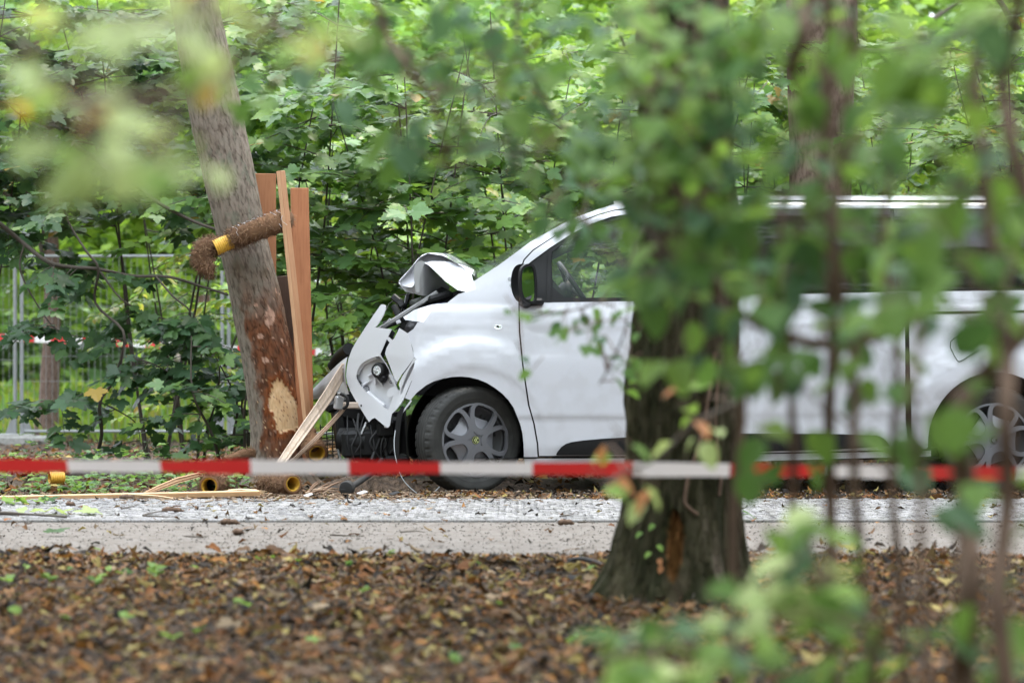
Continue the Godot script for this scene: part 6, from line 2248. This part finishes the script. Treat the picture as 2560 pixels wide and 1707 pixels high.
func build_foreground() -> void:
	var green := [0, 1, 1, 2, 2, 2, 3, 7, 7, 1, 2]
	var lush := [1, 2, 2, 3, 3, 4, 7]
	shoot("hazel_shrub", "blurred shrub with thick brown stems along the right edge", "shrub", 13.3,
		[[[[2440, 1900], [2425, 1700], [2412, 1500], [2405, 1250], [2410, 1050], [2440, 960], [2520, 870], [2600, 780]], 0.033, false],
		[[[2520, 1800], [2510, 1500], [2530, 1250], [2525, 1050], [2515, 900], [2500, 800]], 0.014, true],
		[[[2500, 830], [2490, 700], [2478, 560], [2465, 400], [2440, 240], [2445, 100], [2460, -80]], 0.017, true],
		[[[2560, 500], [2540, 350], [2520, 200], [2530, 60], [2545, -60]], 0.02, false],
		[[[2330, 1800], [2300, 1500], [2310, 1200], [2295, 1000], [2300, 800]], 0.007, false]],
		[[2200, 0, 2560, 320, 44], [2250, 320, 2560, 560, 26], [2180, 560, 2560, 830, 30], [2300, 830, 2560, 1150, 9], [2330, 1180, 2560, 1707, 22]], 0.082, green)
	shoot("hazel_shrub", "blurred leafy shrub hanging over the van windows, right of the big trunk", "shrub", 12.5,
		[[[[2070, 1850], [2080, 1600], [2086, 1300], [2072, 1050], [2076, 800], [2066, 500], [2072, 200], [2060, -60]], 0.012, true],
		[[[2180, 1850], [2150, 1500], [2140, 1200], [2128, 900], [2100, 620], [2110, 350], [2130, 60], [2140, -60]], 0.009, false],
		[[[2250, 1850], [2245, 1500], [2230, 1200], [2240, 900], [2220, 650], [2215, 400]], 0.008, false],
		[[[1990, 1300], [1980, 1150], [1975, 900], [1962, 700], [1950, 480]], 0.008, false],
		[[[2300, 770], [2200, 830], [2060, 860], [1960, 840], [1870, 790]], 0.012, false],
		[[[1960, 180], [2000, 90], [2030, 0], [2050, -80]], 0.01, true]],
		[[1860, 0, 2260, 340, 58], [1860, 340, 2250, 560, 42], [1850, 560, 2300, 740, 44], [1850, 740, 2260, 960, 32], [1880, 960, 2280, 1180, 16]], 0.08, green)
	shoot("hazel_shrub", "blurred leafy shoots covering the upper part of the big trunk", "shrub", 12.2,
		[[[[1850, 1850], [1840, 1300], [1845, 1000], [1800, 780], [1740, 620], [1690, 420], [1660, 200], [1640, -60]], 0.009, false],
		[[[1800, 780], [1720, 700], [1660, 640], [1600, 560], [1560, 470]], 0.006, false],
		[[[1740, 620], [1760, 400], [1790, 200], [1800, -40]], 0.008, false]],
		[[1580, 0, 1870, 250, 62], [1580, 250, 1860, 480, 64], [1560, 480, 1860, 760, 72], [1640, 760, 1860, 930, 14], [1490, 60, 1600, 420, 16]], 0.078, green)
	shoot("hazel_shrub", "blurred low spray of leaves at the bottom right corner", "shrub", 13.2,
		[[[[2150, 1900], [2100, 1720], [2060, 1560], [2040, 1430], [2020, 1300]], 0.007, false],
		[[[2140, 1900], [1980, 1700], [1800, 1620], [1620, 1620], [1500, 1660]], 0.006, false],
		[[[2200, 1900], [2200, 1700], [2210, 1560]], 0.008, true]],
		[[1860, 1270, 2120, 1420, 9], [1880, 1400, 2140, 1540, 11], [1520, 1550, 1800, 1707, 24], [1750, 1500, 2060, 1707, 24], [2060, 1520, 2300, 1707, 15], [1500, 1640, 1700, 1720, 12]], 0.078, lush)
	shoot("leafy_shoot", "blurred pair of leaf tufts hanging beside the big trunk by the tape", "twig", 11.2,
		[[[[1850, 1000], [1760, 1050], [1690, 1090], [1640, 1150], [1560, 1190], [1500, 1220]], 0.004, false]],
		[[1490, 1195, 1590, 1250, 5], [1610, 1210, 1660, 1260, 3], [1500, 1090, 1590, 1140, 4], [1680, 960, 1790, 1110, 10]], 0.06, [3, 4, 3, 2, 6])
	shoot("leafy_shoot", "soft thin shoot dangling over the front door of the van", "twig", 9.4,
		[[[[1600, 560], [1560, 700], [1480, 760], [1400, 780], [1310, 790]], 0.004, false],
		[[[1560, 700], [1570, 800], [1540, 900], [1500, 960]], 0.003, false]],
		[[1400, 760, 1600, 880, 22], [1270, 770, 1360, 810, 5], [1290, 890, 1330, 930, 3], [1500, 880, 1600, 980, 10]], 0.05, [0, 1, 7, 1, 2])
	shoot("leafy_shoot", "dark shoot of leaves hanging in front of the windscreen pillar", "twig", 10.4,
		[[[[1600, 300], [1540, 420], [1490, 480], [1440, 540], [1400, 600]], 0.004, false],
		[[[1540, 420], [1430, 470], [1330, 520]], 0.003, false]],
		[[1410, 460, 1540, 610, 18], [1310, 500, 1420, 570, 10], [1540, 600, 1620, 760, 12], [1400, 380, 1600, 470, 14]], 0.066, [0, 0, 7, 1])
	shoot("hanging_bough", "blurred green bough hanging across the top centre", "branch", 11.6,
		[[[[900, -120], [960, 80], [1020, 160], [1080, 280], [1120, 420]], 0.007, true],
		[[[760, -100], [700, 60], [820, 140], [960, 180], [1050, 210]], 0.005, true],
		[[[1300, -100], [1280, 80], [1340, 200], [1420, 320]], 0.006, false],
		[[[700, 60], [600, 140], [560, 240]], 0.004, true]],
		[[900, 0, 1200, 160, 20], [950, 150, 1330, 330, 26], [1180, 0, 1560, 180, 26], [1250, 180, 1560, 400, 26], [900, 300, 1300, 400, 13], [740, 0, 960, 180, 12], [560, 120, 900, 260, 14], [1050, 400, 1330, 450, 4]], 0.078, [1, 1, 7, 7, 2, 2])
	shoot("hanging_bough", "very blurred pale bough with orange flecks at the top left corner", "branch", 14.6,
		[[[[-200, -150], [60, 120], [200, 260], [290, 330], [310, 440]], 0.006, false],
		[[[200, 260], [420, 240], [560, 180], [640, 60]], 0.004, true],
		[[[60, 120], [300, 60], [520, 20]], 0.004, true]],
		[[150, 0, 420, 70, 9], [420, -20, 640, 60, 7], [20, 130, 120, 180, 3], [120, 190, 260, 270, 6], [170, 370, 330, 450, 8], [300, 340, 430, 440, 7], [440, 100, 560, 190, 5], [500, 360, 530, 440, 2], [90, 300, 220, 360, 3], [290, 250, 400, 330, 4], [700, 60, 800, 140, 4]], 0.06, [4, 4, 4, 3, 4])
	shoot("hanging_bough", "very blurred orange and yellow leaves scattered at the top left", "branch", 14.2,
		[[[[-200, -100], [0, 40], [60, 160], [240, 290], [480, 210]], 0.004, false]],
		[[20, 10, 90, 40, 3], [225, 275, 260, 320, 2], [470, 190, 520, 215, 2], [20, 235, 70, 270, 2], [730, 70, 790, 120, 3], [440, 0, 470, 20, 1]], 0.04, [5, 6, 5])
